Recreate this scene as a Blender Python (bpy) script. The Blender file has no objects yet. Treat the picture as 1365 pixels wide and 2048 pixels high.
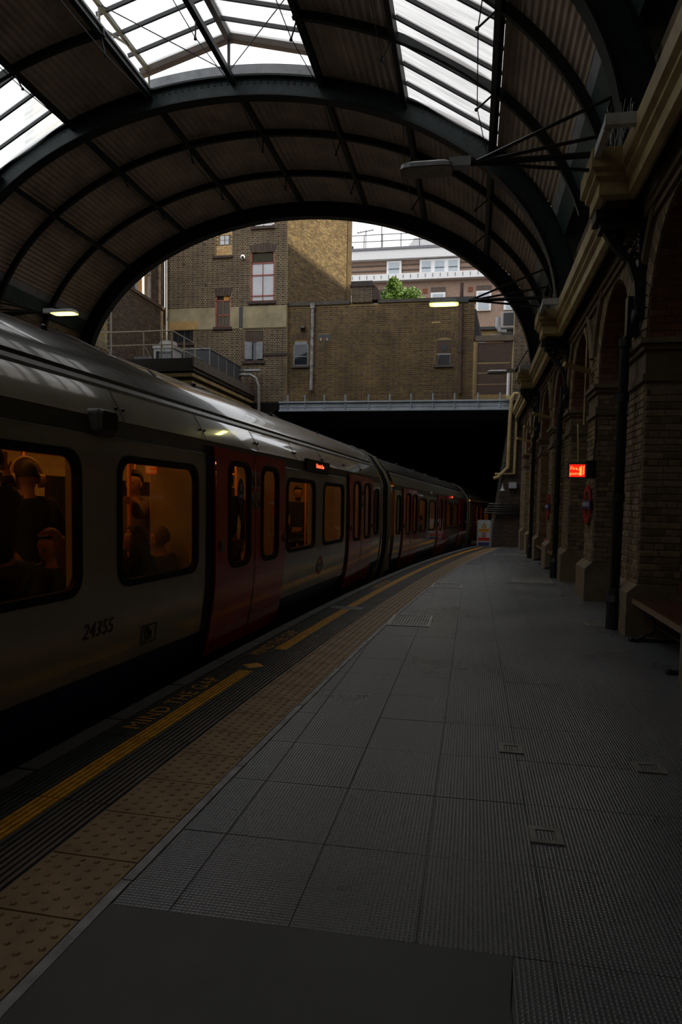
import bpy, bmesh, math, random
from mathutils import Vector, Matrix
random.seed(7)
PI = math.pi
COL = bpy.context.scene.collection
SC = bpy.context.scene

# ------------------------------------------------------------------ camera
F_PX, CX, CY, YAW, PITCH, ROLL, EYE = 1365.0, 698.8, 1094.5, 0.178, 0.0664, 0.016, 1.5
_c, _s = math.cos(YAW), math.sin(YAW)
_fw = Vector((-_s * math.cos(PITCH), _c * math.cos(PITCH), -math.sin(PITCH)))
_up = Vector((-_s * math.sin(PITCH), _c * math.sin(PITCH), math.cos(PITCH)))
_rt = Vector((_c, _s, 0))
_R = _rt * math.cos(ROLL) + _up * math.sin(ROLL)
_U = _up * math.cos(ROLL) - _rt * math.sin(ROLL)
cam_data = bpy.data.cameras.new('camera')
cam = bpy.data.objects.new('camera', cam_data)
COL.objects.link(cam)
cam.matrix_world = Matrix(((_R.x, _U.x, -_fw.x, 0), (_R.y, _U.y, -_fw.y, 0), (_R.z, _U.z, -_fw.z, EYE), (0, 0, 0, 1)))
cam_data.sensor_fit = 'VERTICAL'
cam_data.sensor_height = 36.0
cam_data.lens = F_PX / 2048 * 36.0
cam_data.shift_x = (682.5 - CX) / 2048
cam_data.shift_y = (CY - 1024) / 2048
cam_data.clip_end = 400
cam_data.clip_start = 0.05
SC.camera = cam

# ------------------------------------------------------------------ sky, sun, exposure
w = bpy.data.worlds.new('overcast_sky')
SC.world = w
w.use_nodes = True
nt = w.node_tree
bg = nt.nodes['Background']
tc = nt.nodes.new('ShaderNodeTexCoord')
nz = nt.nodes.new('ShaderNodeTexNoise'); nz.inputs['Scale'].default_value = 2.2; nz.inputs['Detail'].default_value = 5
cr = nt.nodes.new('ShaderNodeValToRGB')
cr.color_ramp.elements[0].position = 0.3; cr.color_ramp.elements[0].color = (0.80, 0.85, 0.92, 1)
cr.color_ramp.elements[1].position = 0.62; cr.color_ramp.elements[1].color = (1.0, 1.0, 1.0, 1)
nt.links.new(tc.outputs['Generated'], nz.inputs['Vector'])
nt.links.new(nz.outputs['Fac'], cr.inputs['Fac'])
nt.links.new(cr.outputs['Color'], bg.inputs['Color'])
bg.inputs['Strength'].default_value = 1.35

sun_d = bpy.data.lights.new('sun', 'SUN'); sun_d.energy = 5.0; sun_d.angle = math.radians(1.0); sun_d.color = (1.0, 0.86, 0.62)
sun = bpy.data.objects.new('sun', sun_d); COL.objects.link(sun)
SUN = Vector((0.80, 0.03, 0.60)).normalized()
sun.rotation_euler = SUN.to_track_quat('Z', 'Y').to_euler()

SC.view_settings.view_transform = 'Standard'
SC.view_settings.look = 'None'
SC.view_settings.exposure = 0.25
SC.view_settings.gamma = 1.0
SC.view_settings.use_curve_mapping = False
CABIN_LIGHT = 1.5

# ------------------------------------------------------------------ materials
MATS = {}
def mat(name, col, rough=0.6, metal=0.0, var=0.25, scale=6.0, bump=0.0, bscale=60.0, emit=None, estr=0.0, coat=0.0, spec=0.5, col2=None, stretch=(1, 1, 1)):
    if name in MATS: return MATS[name]
    m = bpy.data.materials.new(name); MATS[name] = m; m.use_nodes = True
    t = m.node_tree; p = t.nodes['Principled BSDF']
    p.inputs['Roughness'].default_value = rough; p.inputs['Metallic'].default_value = metal
    p.inputs['Specular IOR Level'].default_value = spec
    p.inputs['Coat Weight'].default_value = coat
    p.inputs['Coat Roughness'].default_value = 0.035
    tcn = t.nodes.new('ShaderNodeTexCoord'); mp = t.nodes.new('ShaderNodeMapping'); mp.inputs['Scale'].default_value = stretch
    t.links.new(tcn.outputs['Object'], mp.inputs['Vector'])
    n = t.nodes.new('ShaderNodeTexNoise'); n.inputs['Scale'].default_value = scale; n.inputs['Detail'].default_value = 6; n.inputs['Roughness'].default_value = 0.65
    t.links.new(mp.outputs['Vector'], n.inputs['Vector'])
    r = t.nodes.new('ShaderNodeValToRGB')
    lo = col2 if col2 else tuple(max(0, c * (1 - var)) for c in col)
    hi = col if col2 else tuple(min(1, c * (1 + var)) for c in col)
    r.color_ramp.elements[0].position = 0.3; r.color_ramp.elements[0].color = (*lo, 1)
    r.color_ramp.elements[1].position = 0.7; r.color_ramp.elements[1].color = (*hi, 1)
    t.links.new(n.outputs['Fac'], r.inputs['Fac']); t.links.new(r.outputs['Color'], p.inputs['Base Color'])
    if bump:
        b = t.nodes.new('ShaderNodeBump'); b.inputs['Strength'].default_value = bump; b.inputs['Distance'].default_value = 0.01
        n2 = t.nodes.new('ShaderNodeTexNoise'); n2.inputs['Scale'].default_value = bscale; n2.inputs['Detail'].default_value = 4
        t.links.new(mp.outputs['Vector'], n2.inputs['Vector']); t.links.new(n2.outputs['Fac'], b.inputs['Height']); t.links.new(b.outputs['Normal'], p.inputs['Normal'])
    if emit:
        p.inputs['Emission Color'].default_value = (*emit, 1); p.inputs['Emission Strength'].default_value = estr
    return m

def glass_mat(name, tint=(1, 1, 1), refl=1.0):
    m = bpy.data.materials.new(name); m.use_nodes = True; t = m.node_tree; t.nodes.clear()
    o = t.nodes.new('ShaderNodeOutputMaterial'); mx = t.nodes.new('ShaderNodeMixShader')
    tr = t.nodes.new('ShaderNodeBsdfTransparent'); tr.inputs['Color'].default_value = (*tint, 1)
    gl = t.nodes.new('ShaderNodeBsdfGlossy'); gl.inputs['Roughness'].default_value = 0.02
    lw = t.nodes.new('ShaderNodeFresnel'); lw.inputs['IOR'].default_value = 1.52
    ma = t.nodes.new('ShaderNodeMath'); ma.operation = 'MULTIPLY'; ma.inputs[1].default_value = refl
    t.links.new(lw.outputs[0], ma.inputs[0]); t.links.new(ma.outputs[0], mx.inputs[0])
    t.links.new(tr.outputs[0], mx.inputs[1]); t.links.new(gl.outputs[0], mx.inputs[2]); t.links.new(mx.outputs[0], o.inputs[0])
    return m

def translucent_mat(name):
    m = bpy.data.materials.new(name); m.use_nodes = True; t = m.node_tree; t.nodes.clear()
    o = t.nodes.new('ShaderNodeOutputMaterial'); mx = t.nodes.new('ShaderNodeMixShader'); mx.inputs[0].default_value = 0.72
    tr = t.nodes.new('ShaderNodeBsdfTransparent'); tl = t.nodes.new('ShaderNodeBsdfTranslucent')
    tcn = t.nodes.new('ShaderNodeTexCoord'); mp = t.nodes.new('ShaderNodeMapping'); mp.inputs['Scale'].default_value = (0.7, 7, 0.7)
    n = t.nodes.new('ShaderNodeTexNoise'); n.inputs['Scale'].default_value = 1.6; n.inputs['Detail'].default_value = 6
    r = t.nodes.new('ShaderNodeValToRGB'); r.color_ramp.elements[0].position = 0.25; r.color_ramp.elements[0].color = (0.66, 0.67, 0.66, 1)
    r.color_ramp.elements[1].position = 0.6; r.color_ramp.elements[1].color = (0.95, 0.97, 0.97, 1)
    t.links.new(tcn.outputs['Object'], mp.inputs[0]); t.links.new(mp.outputs[0], n.inputs['Vector']); t.links.new(n.outputs['Fac'], r.inputs[0])
    t.links.new(r.outputs[0], tl.inputs['Color']); t.links.new(r.outputs[0], tr.inputs['Color'])
    t.links.new(tr.outputs[0], mx.inputs[1]); t.links.new(tl.outputs[0], mx.inputs[2]); t.links.new(mx.outputs[0], o.inputs[0])
    return m

def paving_mat(name, col, dots=True):
    m = mat(name, col, rough=0.5, var=0.2 if dots else 0.7, scale=1.3, spec=0.9 if dots else 0.4)
    t = m.node_tree; p = t.nodes['Principled BSDF']
    geo = t.nodes.new('ShaderNodeNewGeometry'); sep = t.nodes.new('ShaderNodeSeparateXYZ')
    t.links.new(geo.outputs['Position'], sep.inputs[0])
    # worn, polished patches in world space
    n = t.nodes.new('ShaderNodeTexNoise'); n.inputs['Scale'].default_value = 0.9; n.inputs['Detail'].default_value = 8; n.inputs['Roughness'].default_value = 0.7
    t.links.new(geo.outputs['Position'], n.inputs['Vector'])
    mr = t.nodes.new('ShaderNodeMapRange'); mr.inputs[1].default_value = 0.2; mr.inputs[2].default_value = 0.8; mr.inputs[3].default_value, mr.inputs[4].default_value = (0.22, 0.40) if dots else (0.4, 0.65)
    t.links.new(n.outputs['Fac'], mr.inputs[0]); t.links.new(mr.outputs[0], p.inputs['Roughness'])
    ramp = [x for x in t.nodes if x.type == 'VALTORGB'][0]; ramp.color_ramp.elements[0].position = 0.2; ramp.color_ramp.elements[1].position = 0.8; n.inputs['Roughness'].default_value = 0.58
    t.links.new(n.outputs['Fac'], ramp.inputs['Fac'])
    if dots:
        k = 2 * PI / 0.0168
        out = []
        for ax in ('X', 'Y'):
            a = t.nodes.new('ShaderNodeMath'); a.operation = 'MULTIPLY'; a.inputs[1].default_value = k
            b = t.nodes.new('ShaderNodeMath'); b.operation = 'SINE'
            t.links.new(sep.outputs[ax], a.inputs[0]); t.links.new(a.outputs[0], b.inputs[0]); out.append(b)
        mx = t.nodes.new('ShaderNodeMath'); mx.operation = 'MAXIMUM'
        t.links.new(out[0].outputs[0], mx.inputs[0]); t.links.new(out[1].outputs[0], mx.inputs[1])
        bu = t.nodes.new('ShaderNodeBump'); bu.inputs['Strength'].default_value = 0.35; bu.inputs['Distance'].default_value = 0.004
        t.links.new(mx.outputs[0], bu.inputs['Height']); t.links.new(bu.outputs['Normal'], p.inputs['Normal'])
    return m

def emat(name, col, st):
    m = bpy.data.materials.new(name); m.use_nodes = True; t = m.node_tree; t.nodes.clear()
    o = t.nodes.new('ShaderNodeOutputMaterial'); e = t.nodes.new('ShaderNodeEmission'); e.inputs[0].default_value = (*col, 1); e.inputs[1].default_value = st
    t.links.new(e.outputs[0], o.inputs[0]); return m

IRON = mat('green_black_iron', (0.015, 0.020, 0.019), 0.45, 0.0, 0.3, 8, 0.15, spec=0.3)
IRON2 = mat('grey_green_iron', (0.030, 0.041, 0.043), 0.5, 0.0, 0.4, 5, 0.15, spec=0.3)
BLACK = mat('black_paint', (0.012, 0.012, 0.013), 0.3, 0, 0.2)
RUBBER = mat('black_rubber', (0.005, 0.005, 0.005), 0.5, 0, 0.2, spec=0.2)
BOARD = mat('dirty_cream_corrugated_board', (0.54, 0.43, 0.325), 0.75, 0, 0.3, 1.5, 0.1)
PALEB = mat('pale_grey_board', (0.35, 0.36, 0.38), 0.6, 0, 0.25, 3)
GLASSROOF = translucent_mat('wired_roof_glass')
BAR = mat('dark_glazing_bar', (0.035, 0.035, 0.04), 0.5)
OLIVE = mat('olive_painted_steel', (0.17, 0.16, 0.10), 0.5, 0, 0.3)
CREAM = mat('cream_gutter_paint', (0.38, 0.285, 0.12), 0.5, 0, 0.35, 2.5, 0.1)
STONE = mat('yellow_stone', (0.165, 0.125, 0.068), 0.8, 0, 0.35, 4, 0.2)
MORTAR = mat('station_mortar', (0.23, 0.185, 0.11), 0.9, 0, 0.3, 3)
FMORTAR = mat('facade_mortar', (0.36, 0.29, 0.165), 0.9, 0, 0.4, 0.8)
LMORTAR = mat('ochre_facade_mortar', (0.25, 0.18, 0.075), 0.9, 0, 0.45, 0.6)
TRACK = mat('trackbed_ballast', (0.03, 0.027, 0.024), 0.9, 0, 0.4, 8, 0.4, 30)
STOCK = [mat('stock_brick_%d' % i, c, 0.85, 0, 0.3, 9, 0.25) for i, c in enumerate([(0.205, 0.145, 0.07), (0.165, 0.115, 0.058), (0.12, 0.085, 0.045), (0.235, 0.17, 0.09)])]
REDB = [mat('red_brick_%d' % i, c, 0.85, 0, 0.3, 9, 0.25) for i, c in enumerate([(0.20, 0.062, 0.032), (0.17, 0.055, 0.03), (0.14, 0.055, 0.03), (0.19, 0.085, 0.045)])]
DARKB = [mat('soot_brick_%d' % i, c, 0.85, 0, 0.3, 6, 0.2) for i, c in enumerate([(0.082, 0.055, 0.043), (0.062, 0.042, 0.036), (0.10, 0.068, 0.045), (0.05, 0.037, 0.034)])]
BROWNB = [mat('brown_brick_%d' % i, c, 0.85, 0, 0.4, 1.2, 0.2) for i, c in enumerate([(0.098, 0.064, 0.034), (0.078, 0.05, 0.032), (0.12, 0.078, 0.034), (0.062, 0.043, 0.033)])]
YELB = [mat('yellow_brick_%d' % i, c, 0.85, 0, 0.3, 6, 0.2) for i, c in enumerate([(0.40, 0.29, 0.13), (0.34, 0.25, 0.12), (0.27, 0.20, 0.10), (0.44, 0.33, 0.16)])]
PAVE = paving_mat('dotted_grey_paving', (0.098, 0.103, 0.108))
CONC = paving_mat('smooth_concrete', (0.062, 0.063, 0.060), dots=False)
COPING = mat('grey_coping_stone', (0.17, 0.175, 0.175), 0.7, 0, 0.3, 6, 0.2)
TACT = mat('buff_tactile_paving', (0.215, 0.138, 0.060), 0.6, 0, 0.3, 5, 0.2, 120)
RIBM = mat('ribbed_dark_paving', (0.055, 0.058, 0.050), 0.6, 0, 0.3, 4, 0.1)
RIBT = mat('ribbed_brown_paving', (0.085, 0.075, 0.06), 0.6, 0, 0.3, 4, 0.1)
YELP = mat('yellow_line_paint', (0.70, 0.34, 0.012), 0.5, 0, 0.35, 14)
METAL = mat('galvanised_steel', (0.30, 0.30, 0.29), 0.45, 0.5, 0.2)
WHITEP = mat('white_window_paint', (0.80, 0.80, 0.80), 0.5, 0, 0.06)
REDP = mat('faded_red_window_paint', (0.33, 0.075, 0.055), 0.5, 0, 0.25)
DKGLASS = mat('dark_window_glass', (0.02, 0.025, 0.03), 0.05, 0, 0.3, 2)
PALEGL = mat('frosted_pale_glass', (0.55, 0.58, 0.62), 0.12, 0, 0.2, 1.2)
# train
TBODY = mat('grey_white_train_paint', (0.42, 0.38, 0.285), 0.16, 0, 0.10, 1.2, coat=1.0)
TROOF = mat('grey_train_roof', (0.17, 0.17, 0.165), 0.22, 0.3, 0.25, 2.0, coat=0.7, stretch=(0.3, 2, 2))
TRED = mat('red_train_door', (0.56, 0.022, 0.010), 0.2, 0, 0.12, 1.5, coat=0.8)
TBLUE = mat('blue_train_skirt', (0.035, 0.05, 0.19), 0.3, 0, 0.2, 2)
TGLASS = glass_mat('train_glass', (0.93, 0.93, 0.93), 1.15)
TIN = mat('cream_car_lining', (0.55, 0.50, 0.40), 0.5, 0, 0.08)
TSEAT = mat('blue_seat_moquette', (0.03, 0.035, 0.09), 0.9, 0, 0.5, 60)
TFLOOR = mat('grey_car_floor', (0.12, 0.12, 0.13), 0.6)
TPOLE = mat('orange_grab_pole', (0.90, 0.36, 0.05), 0.35, 0, 0.1)
CABIN = emat('warm_cabin_light', (1.0, 0.34, 0.035), CABIN_LIGHT)

# ------------------------------------------------------------------ mesh helpers
class MB:
    def __init__(s): s.v = []; s.f = []; s.m = []
    def add(s, vs, fs, mi=0):
        o = len(s.v); s.v += [tuple(q) for q in vs]
        for f in fs: s.f.append(tuple(i + o for i in f)); s.m.append(mi)
        return s
    def box(s, x0, x1, y0, y1, z0, z1, mi=0, M=None):
        vs = [(x, y, z) for z in (z0, z1) for x, y in ((x0, y0), (x1, y0), (x1, y1), (x0, y1))]
        if M is not None: vs = [tuple(M @ Vector(q)) for q in vs]
        return s.add(vs, [(3, 2, 1, 0), (4, 5, 6, 7), (0, 1, 5, 4), (1, 2, 6, 5), (2, 3, 7, 6), (3, 0, 4, 7)], mi)
    def tube(s, pts, r, n=8, mi=0, close=True):
        pts = [Vector(p) for p in pts]; rs = r if isinstance(r, (list, tuple)) else [r] * len(pts)
        rings = []
        t0 = (pts[1] - pts[0]).normalized()
        a = t0.orthogonal().normalized()
        for i, p in enumerate(pts):
            t = (pts[min(i + 1, len(pts) - 1)] - pts[max(i - 1, 0)]).normalized()
            a = (a - t * a.dot(t)); a = a.normalized() if a.length > 1e-6 else t.orthogonal().normalized()
            b = t.cross(a)
            rings.append([p + (a * math.cos(2 * PI * k / n) + b * math.sin(2 * PI * k / n)) * rs[i] for k in range(n)])
        vs = [q for R in rings for q in R]
        fs = [(i * n + k, i * n + (k + 1) % n, (i + 1) * n + (k + 1) % n, (i + 1) * n + k) for i in range(len(pts) - 1) for k in range(n)]
        if close:
            fs.append(tuple(range(n - 1, -1, -1))); fs.append(tuple((len(pts) - 1) * n + k for k in range(n)))
        return s.add(vs, fs, mi)
    def bar(s, p, q, w, h, mi=0, up=(0, 0, 1)):
        p, q = Vector(p), Vector(q); t = (q - p).normalized(); u = Vector(up)
        a = t.cross(u); a = a.normalized() if a.length > 1e-5 else t.orthogonal().normalized(); b = a.cross(t).normalized()
        vs = [c + a * (i * w / 2) + b * (j * h / 2) for c in (p, q) for i, j in ((-1, -1), (1, -1), (1, 1), (-1, 1))]
        return s.add(vs, [(3, 2, 1, 0), (4, 5, 6, 7), (0, 1, 5, 4), (1, 2, 6, 5), (2, 3, 7, 6), (3, 0, 4, 7)], mi)
    def sweep(s, prof, frames, mi=0, closed=True, caps=True):
        """prof: [(a,b)], frames: [(origin, A, B)]"""
        n = len(prof)
        vs = [Vector(o) + Vector(A) * p[0] + Vector(B) * p[1] for o, A, B in frames for p in prof]
        m = n if closed else n - 1
        fs = [(i * n + k, i * n + (k + 1) % n, (i + 1) * n + (k + 1) % n, (i + 1) * n + k) for i in range(len(frames) - 1) for k in range(m)]
        if closed and caps:
            fs.append(tuple(range(n - 1, -1, -1))); fs.append(tuple((len(frames) - 1) * n + k for k in range(n)))
        return s.add(vs, fs, mi)
    def ball(s, c, r, n=10, mi=0, sc=(1, 1, 1)):
        vs = []; fs = []; m = n // 2
        for i in range(m + 1):
            th = PI * i / m
            for k in range(n):
                ph = 2 * PI * k / n
                vs.append((c[0] + r * sc[0] * math.sin(th) * math.cos(ph), c[1] + r * sc[1] * math.sin(th) * math.sin(ph), c[2] + r * sc[2] * math.cos(th)))
        for i in range(m):
            for k in range(n): fs.append((i * n + k, (i + 1) * n + k, (i + 1) * n + (k + 1) % n, i * n + (k + 1) % n))
        return s.add(vs, fs, mi)
    def mesh(s, name, mats, smooth=False):
        me = bpy.data.meshes.new(name); me.from_pydata(s.v, [], s.f)
        for m in (mats if isinstance(mats, (list, tuple)) else [mats]): me.materials.append(m)
        if any(s.m): me.polygons.foreach_set('material_index', s.m)
        if smooth: me.polygons.foreach_set('use_smooth', [True] * len(me.polygons))
        me.update(); return me
    def build(s, name, mats, parent=None, smooth=False, **kw):
        return link(name, s.mesh(name, mats, smooth), parent, **kw)

def link(name, data, parent=None, label=None, cat=None, group=None, kind=None, mw=None):
    o = bpy.data.objects.new(name, data); COL.objects.link(o)
    if parent is not None: o.parent = parent
    if mw is not None: o.matrix_local = mw
    if label: o['label'] = label
    if cat: o['category'] = cat
    if group: o['group'] = group
    if kind: o['kind'] = kind
    return o
def empty(name, loc=(0, 0, 0), label=None, cat=None, group=None, kind=None, mw=None):
    o = link(name, None, None, label, cat, group, kind)
    if mw is not None: o.matrix_world = mw
    else: o.location = loc
    o.empty_display_size = 0.1
    return o
def smooth_by_angle(o, deg=35):
    me = o.data; me.polygons.foreach_set('use_smooth', [True] * len(me.polygons))
    try: me.set_sharp_from_angle(angle=math.radians(deg))
    except Exception: pass

def text(body, size, name, material, parent, M, depth=0.002, sx=1.0, align='CENTER', sp=1.0, shear=0.0, label=None):
    cu = bpy.data.curves.new(name, 'FONT'); cu.body = body; cu.size = size; cu.extrude = depth; cu.align_x = align; cu.align_y = 'CENTER'; cu.space_character = sp; cu.shear = shear
    cu.resolution_u = 3
    o = bpy.data.objects.new(name, cu); COL.objects.link(o)
    bpy.context.view_layer.update()
    me = bpy.data.meshes.new_from_object(o.evaluated_get(bpy.context.evaluated_depsgraph_get()))
    bpy.data.objects.remove(o)
    me.transform(Matrix.Diagonal((sx, 1, 1, 1))); me.materials.clear(); me.materials.append(material)
    return link(name, me, parent, mw=M, label=label)

def basis(o, X, Y):
    X = Vector(X).normalized(); Y = Vector(Y).normalized(); Z = X.cross(Y)
    return Matrix(((X.x, Y.x, Z.x, o[0]), (X.y, Y.y, Z.y, o[1]), (X.z, Y.z, Z.z, o[2]), (0, 0, 0, 1)))

EYEV = Vector((0, 0, EYE))
BRK = {}
def brick_piece(key, w, h, d, m):
    if key not in BRK:
        b = MB(); e = 0.006
        b.add([(0, 0, 0), (w, 0, 0), (w, h, 0), (0, h, 0), (e, e, d), (w - e, e, d), (w - e, h - e, d), (e, h - e, d)],
              [(4, 5, 6, 7), (0, 1, 5, 4), (1, 2, 6, 5), (2, 3, 7, 6), (3, 0, 4, 7)])
        BRK[key] = b.mesh('brick', m)
    return BRK[key]
def brick_wall(parent, O, U, W, H, mats, block=None, ch=0.08, L=0.23, gap=0.013, d=0.012, singles=300, near=None, pick=None, V=(0, 0, 1), name='brick', rest_name='brickwork', bond='english'):
    """English-bond bricks standing proud of a mortar face. block(v) -> list of (ua, ub) gaps at height v."""
    O = Vector(O); U = Vector(U).normalized(); V = Vector(V).normalized()
    items = []
    rows = int(H / ch)
    for r in range(rows):
        v0 = r * ch; vm = v0 + ch / 2
        if bond == 'english': bl = L if r % 2 == 0 else L / 2; off = 0 if r % 2 == 0 else -L / 4
        else: bl = L; off = 0 if r % 2 == 0 else -L / 2
        gaps = block(vm) if block else []
        u = off
        while u < W:
            a, b = max(0, u), min(W, u + bl); u += bl
            segs = [(a, b)]
            for ga, gb in gaps:
                ns = []
                for p, q in segs:
                    if gb <= p or ga >= q: ns.append((p, q)); continue
                    if ga > p: ns.append((p, ga))
                    if gb < q: ns.append((gb, q))
                segs = ns
            for p, q in segs:
                if q - p > 0.035: items.append((p, q, v0, abs((q - p) - bl) < 1e-4, bl))
    ok = [i for i in items if i[3]]
    def dist(i):
        P = O + U * ((i[0] + i[1]) / 2) + V * (i[2] + ch / 2)
        pen = 0.0 if (pick is None or pick((i[0] + i[1]) / 2, i[2])) else 1e4
        return (P - EYEV).length / max(0.05, i[4]) * 0.2 + pen
    ok.sort(key=dist)
    chosen = set(id(i) for i in ok[:singles])
    N = U.cross(V)
    rest = MB()
    for i in items:
        wd = i[1] - i[0] - gap; hh = ch - gap; mi = random.randrange(len(mats))
        P = O + U * (i[0] + gap / 2) + V * (i[2] + gap / 2) + N * random.uniform(-0.003, 0.003)
        if id(i) in chosen:
            me = brick_piece((round(wd, 3), round(hh, 3), d, mats[mi].name), wd, hh, d, mats[mi])
            link(name, me, parent, mw=basis(P, U, V))
        else:
            e = 0.006
            cs = [P, P + U * wd, P + U * wd + V * hh, P + V * hh]
            fr = [P + U * e + V * e + N * d, P + U * (wd - e) + V * e + N * d, P + U * (wd - e) + V * (hh - e) + N * d, P + U * e + V * (hh - e) + N * d]
            rest.add(cs + fr, [(4, 5, 6, 7), (0, 1, 5, 4), (1, 2, 6, 5), (2, 3, 7, 6), (3, 0, 4, 7)], mi)
    if rest.v: rest.build(rest_name, mats, parent, kind='stuff')

def rect_gap(*rects):
    return lambda v: [(a, b) for a, b, z0, z1 in rects if z0 <= v <= z1]

def interp(pts, x):
    if x <= pts[0][0]: return pts[0][1]
    for (a, b), (c, d) in zip(pts, pts[1:]):
        if x <= c: return b + (d - b) * (x - a) / (c - a)
    return pts[-1][1]

# ------------------------------------------------------------------ platform curve and gradient
def Xe(y): return -2.55 + 0.02 * y + 0.0025 * y * y
def dXe(y): return 0.02 + 0.005 * y
def zg(y): return -0.00045 * max(0.0, y - 5) ** 2
def dzg(y): return -0.0009 * max(0.0, y - 5)
def strip_frame(y, off, dz=0.0):
    T = Vector((dXe(y), 1, dzg(y))).normalized(); Rr = Vector((T.y, -T.x, 0)).normalized()
    return basis((Xe(y) + off, y, zg(y) + dz), Rr, T)

fl = MB()
ys = [-8 + 0.6 * i for i in range(63)]
for y in ys:
    fl.v += [(Xe(y) + 0.03, y, -1.2), (Xe(y) + 0.03, y, zg(y) - 0.02), (Xe(y) + 1.2, y, zg(y) - 0.0045), (2.75, y, zg(y) - 0.0045)]
for i in range(len(ys) - 1):
    for k in range(3): fl.f.append((i * 4 + k, i * 4 + k + 1, (i + 1) * 4 + k + 1, (i + 1) * 4 + k)); fl.m.append(0)
floor = fl.build('floor', [mat('dark_platform_joint', (0.095, 0.095, 0.093), 0.7, 0, 0.3)], kind='structure')

def slab_mesh(w, l, t, m, name='paving_slab', e=0.003, gap=0.0015):
    b = MB(); x0, x1, y0, y1 = gap / 2, w - gap / 2, gap / 2, l - gap / 2
    b.add([(x0, y0, -t), (x1, y0, -t), (x1, y1, -t), (x0, y1, -t), (x0 + e, y0 + e, 0), (x1 - e, y0 + e, 0), (x1 - e, y1 - e, 0), (x0 + e, y1 - e, 0)],
          [(4, 5, 6, 7), (0, 1, 5, 4), (1, 2, 6, 5), (2, 3, 7, 6), (3, 0, 4, 7)])
    return b.mesh(name, m)
SW, SL = 0.45, 0.6
sm = slab_mesh(SW, SL, 0.004, PAVE, e=0.0015)
rest = MB(); cells = []
for j in range(-12, 60):
    y0 = 2.24 + (j - 4) * SL
    if y0 < -4 or y0 > 28.9: continue
    for i in range(-8, 12):
        x0 = -2.85 + i * SW + (0.0 if j % 2 else 0.0)
        x1 = x0 + SW; ym = y0 + SL / 2
        lim0, lim1 = Xe(y0) + 1.215, Xe(y0 + SL) + 1.215
        if x1 < min(lim0, lim1) or x0 > 2.6: continue
        if y0 + SL < 2.3 and x1 < 0.2: continue
        cells.append((x0, y0, max(lim0, lim1) > x0 or (y0 + SL < 2.3 and x0 < 0.17)))
cells.sort(key=lambda c: (c[0] + SW / 2) ** 2 + (c[1] - 3.5) ** 2 * 0.6 + (500 if c[2] or c[1] < 1.2 else 0))
for n, (x0, y0, cut) in enumerate(cells):
    tilt = Matrix.Rotation(random.uniform(-0.003, 0.003), 4, 'X') @ Matrix.Rotation(random.uniform(-0.003, 0.003), 4, 'Y')
    if n < 290 and not cut:
        link('paving_slab', sm, floor, mw=Matrix.Translation((x0, y0, zg(y0))) @ tilt)
    else:
        a0, a1 = max(x0, Xe(y0) + 1.215), max(x0, Xe(y0 + SL) + 1.215); b1 = x0 + SW
        if y0 + SL < 2.3 and x0 < 0.17: a0 = a1 = 0.165
        if b1 - max(a0, a1) < 0.01 and b1 - min(a0, a1) < 0.02: continue
        a0, a1 = min(a0, b1 - 0.006), min(a1, b1 - 0.006); g = 0.003
        z0, z1 = zg(y0), zg(y0 + SL)
        q = [(a0 + g, y0 + g, z0), (b1 - g, y0 + g, z0), (b1 - g, y0 + SL - g, z1), (a1 + g, y0 + SL - g, z1)]
        rest.add([(p[0], p[1], p[2] - 0.005) for p in q] + q, [(4, 5, 6, 7), (0, 1, 5, 4), (1, 2, 6, 5), (2, 3, 7, 6), (3, 0, 4, 7)])
rest.build('paving_remainder', PAVE, floor, kind='stuff')
pt = MB()
ye = [-4 + 0.4 * k for k in range(17)]
ye = [y for y in ye if y < 2.2] + [2.235]
top = [(Xe(y) + 1.215, y, 0.004) for y in ye] + [(0.16 + 0.012 * math.sin(y * 9), y, 0.004) for y in reversed(ye)]
n = len(top)
pt.add(top + [(x, y, -0.014) for x, y, z in top], [tuple(range(n))[::-1]] + [(i, (i + 1) % n, n + (i + 1) % n, n + i) for i in range(n)])
pt.build('concrete_patch', CONC, floor)

# edge coping stones, ribbed slabs, tactile slabs and light edging strip
cm = slab_mesh(0.15, 0.9, 0.10, COPING, 'edge_coping', 0.008, 0.006)
for k in range(-3, 35): link('edge_coping', cm, floor, mw=strip_frame(k * 0.9 - 0.3, 0.0, 0.004))
def ribbed_slab(paint):
    b = MB(); l0, l1 = 0.005, 0.895; nrib = 18; w = 0.60; p = w / nrib
    b.add([(0, l0, -0.012), (w, l0, -0.012), (w, l1, -0.012), (0, l1, -0.012)], [(0, 1, 2, 3)], 0)
    for i in range(nrib):
        x = i * p; mi = 1 if (paint and 6 <= i <= 9) else (2 if i > 11 else 0)
        x0, x1, e = x + 0.003, x + p - 0.003, 0.004
        b.add([(x0, l0, -0.012), (x1, l0, -0.012), (x1, l1, -0.012), (x0, l1, -0.012), (x0 + e, l0, 0), (x1 - e, l0, 0), (x1 - e, l1, 0), (x0 + e, l1, 0)],
              [(4, 5, 6, 7), (0, 1, 5, 4), (1, 2, 6, 5), (2, 3, 7, 6), (3, 0, 4, 7)], mi)
    return b.mesh('ribbed_slab', [RIBM, YELP, RIBT])
rs_p, rs_n = ribbed_slab(True), ribbed_slab(False)
for k in range(-3, 31):
    y = 0.32 + (k) * 0.9
    gapped = abs(y + 0.45 - 6.0) < 0.3 or abs(y + 0.45 - 9.2) < 0.2
    link('ribbed_slab', rs_n if gapped else rs_p, floor, mw=strip_frame(y, 0.155, 0.0))
tb = MB()
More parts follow.
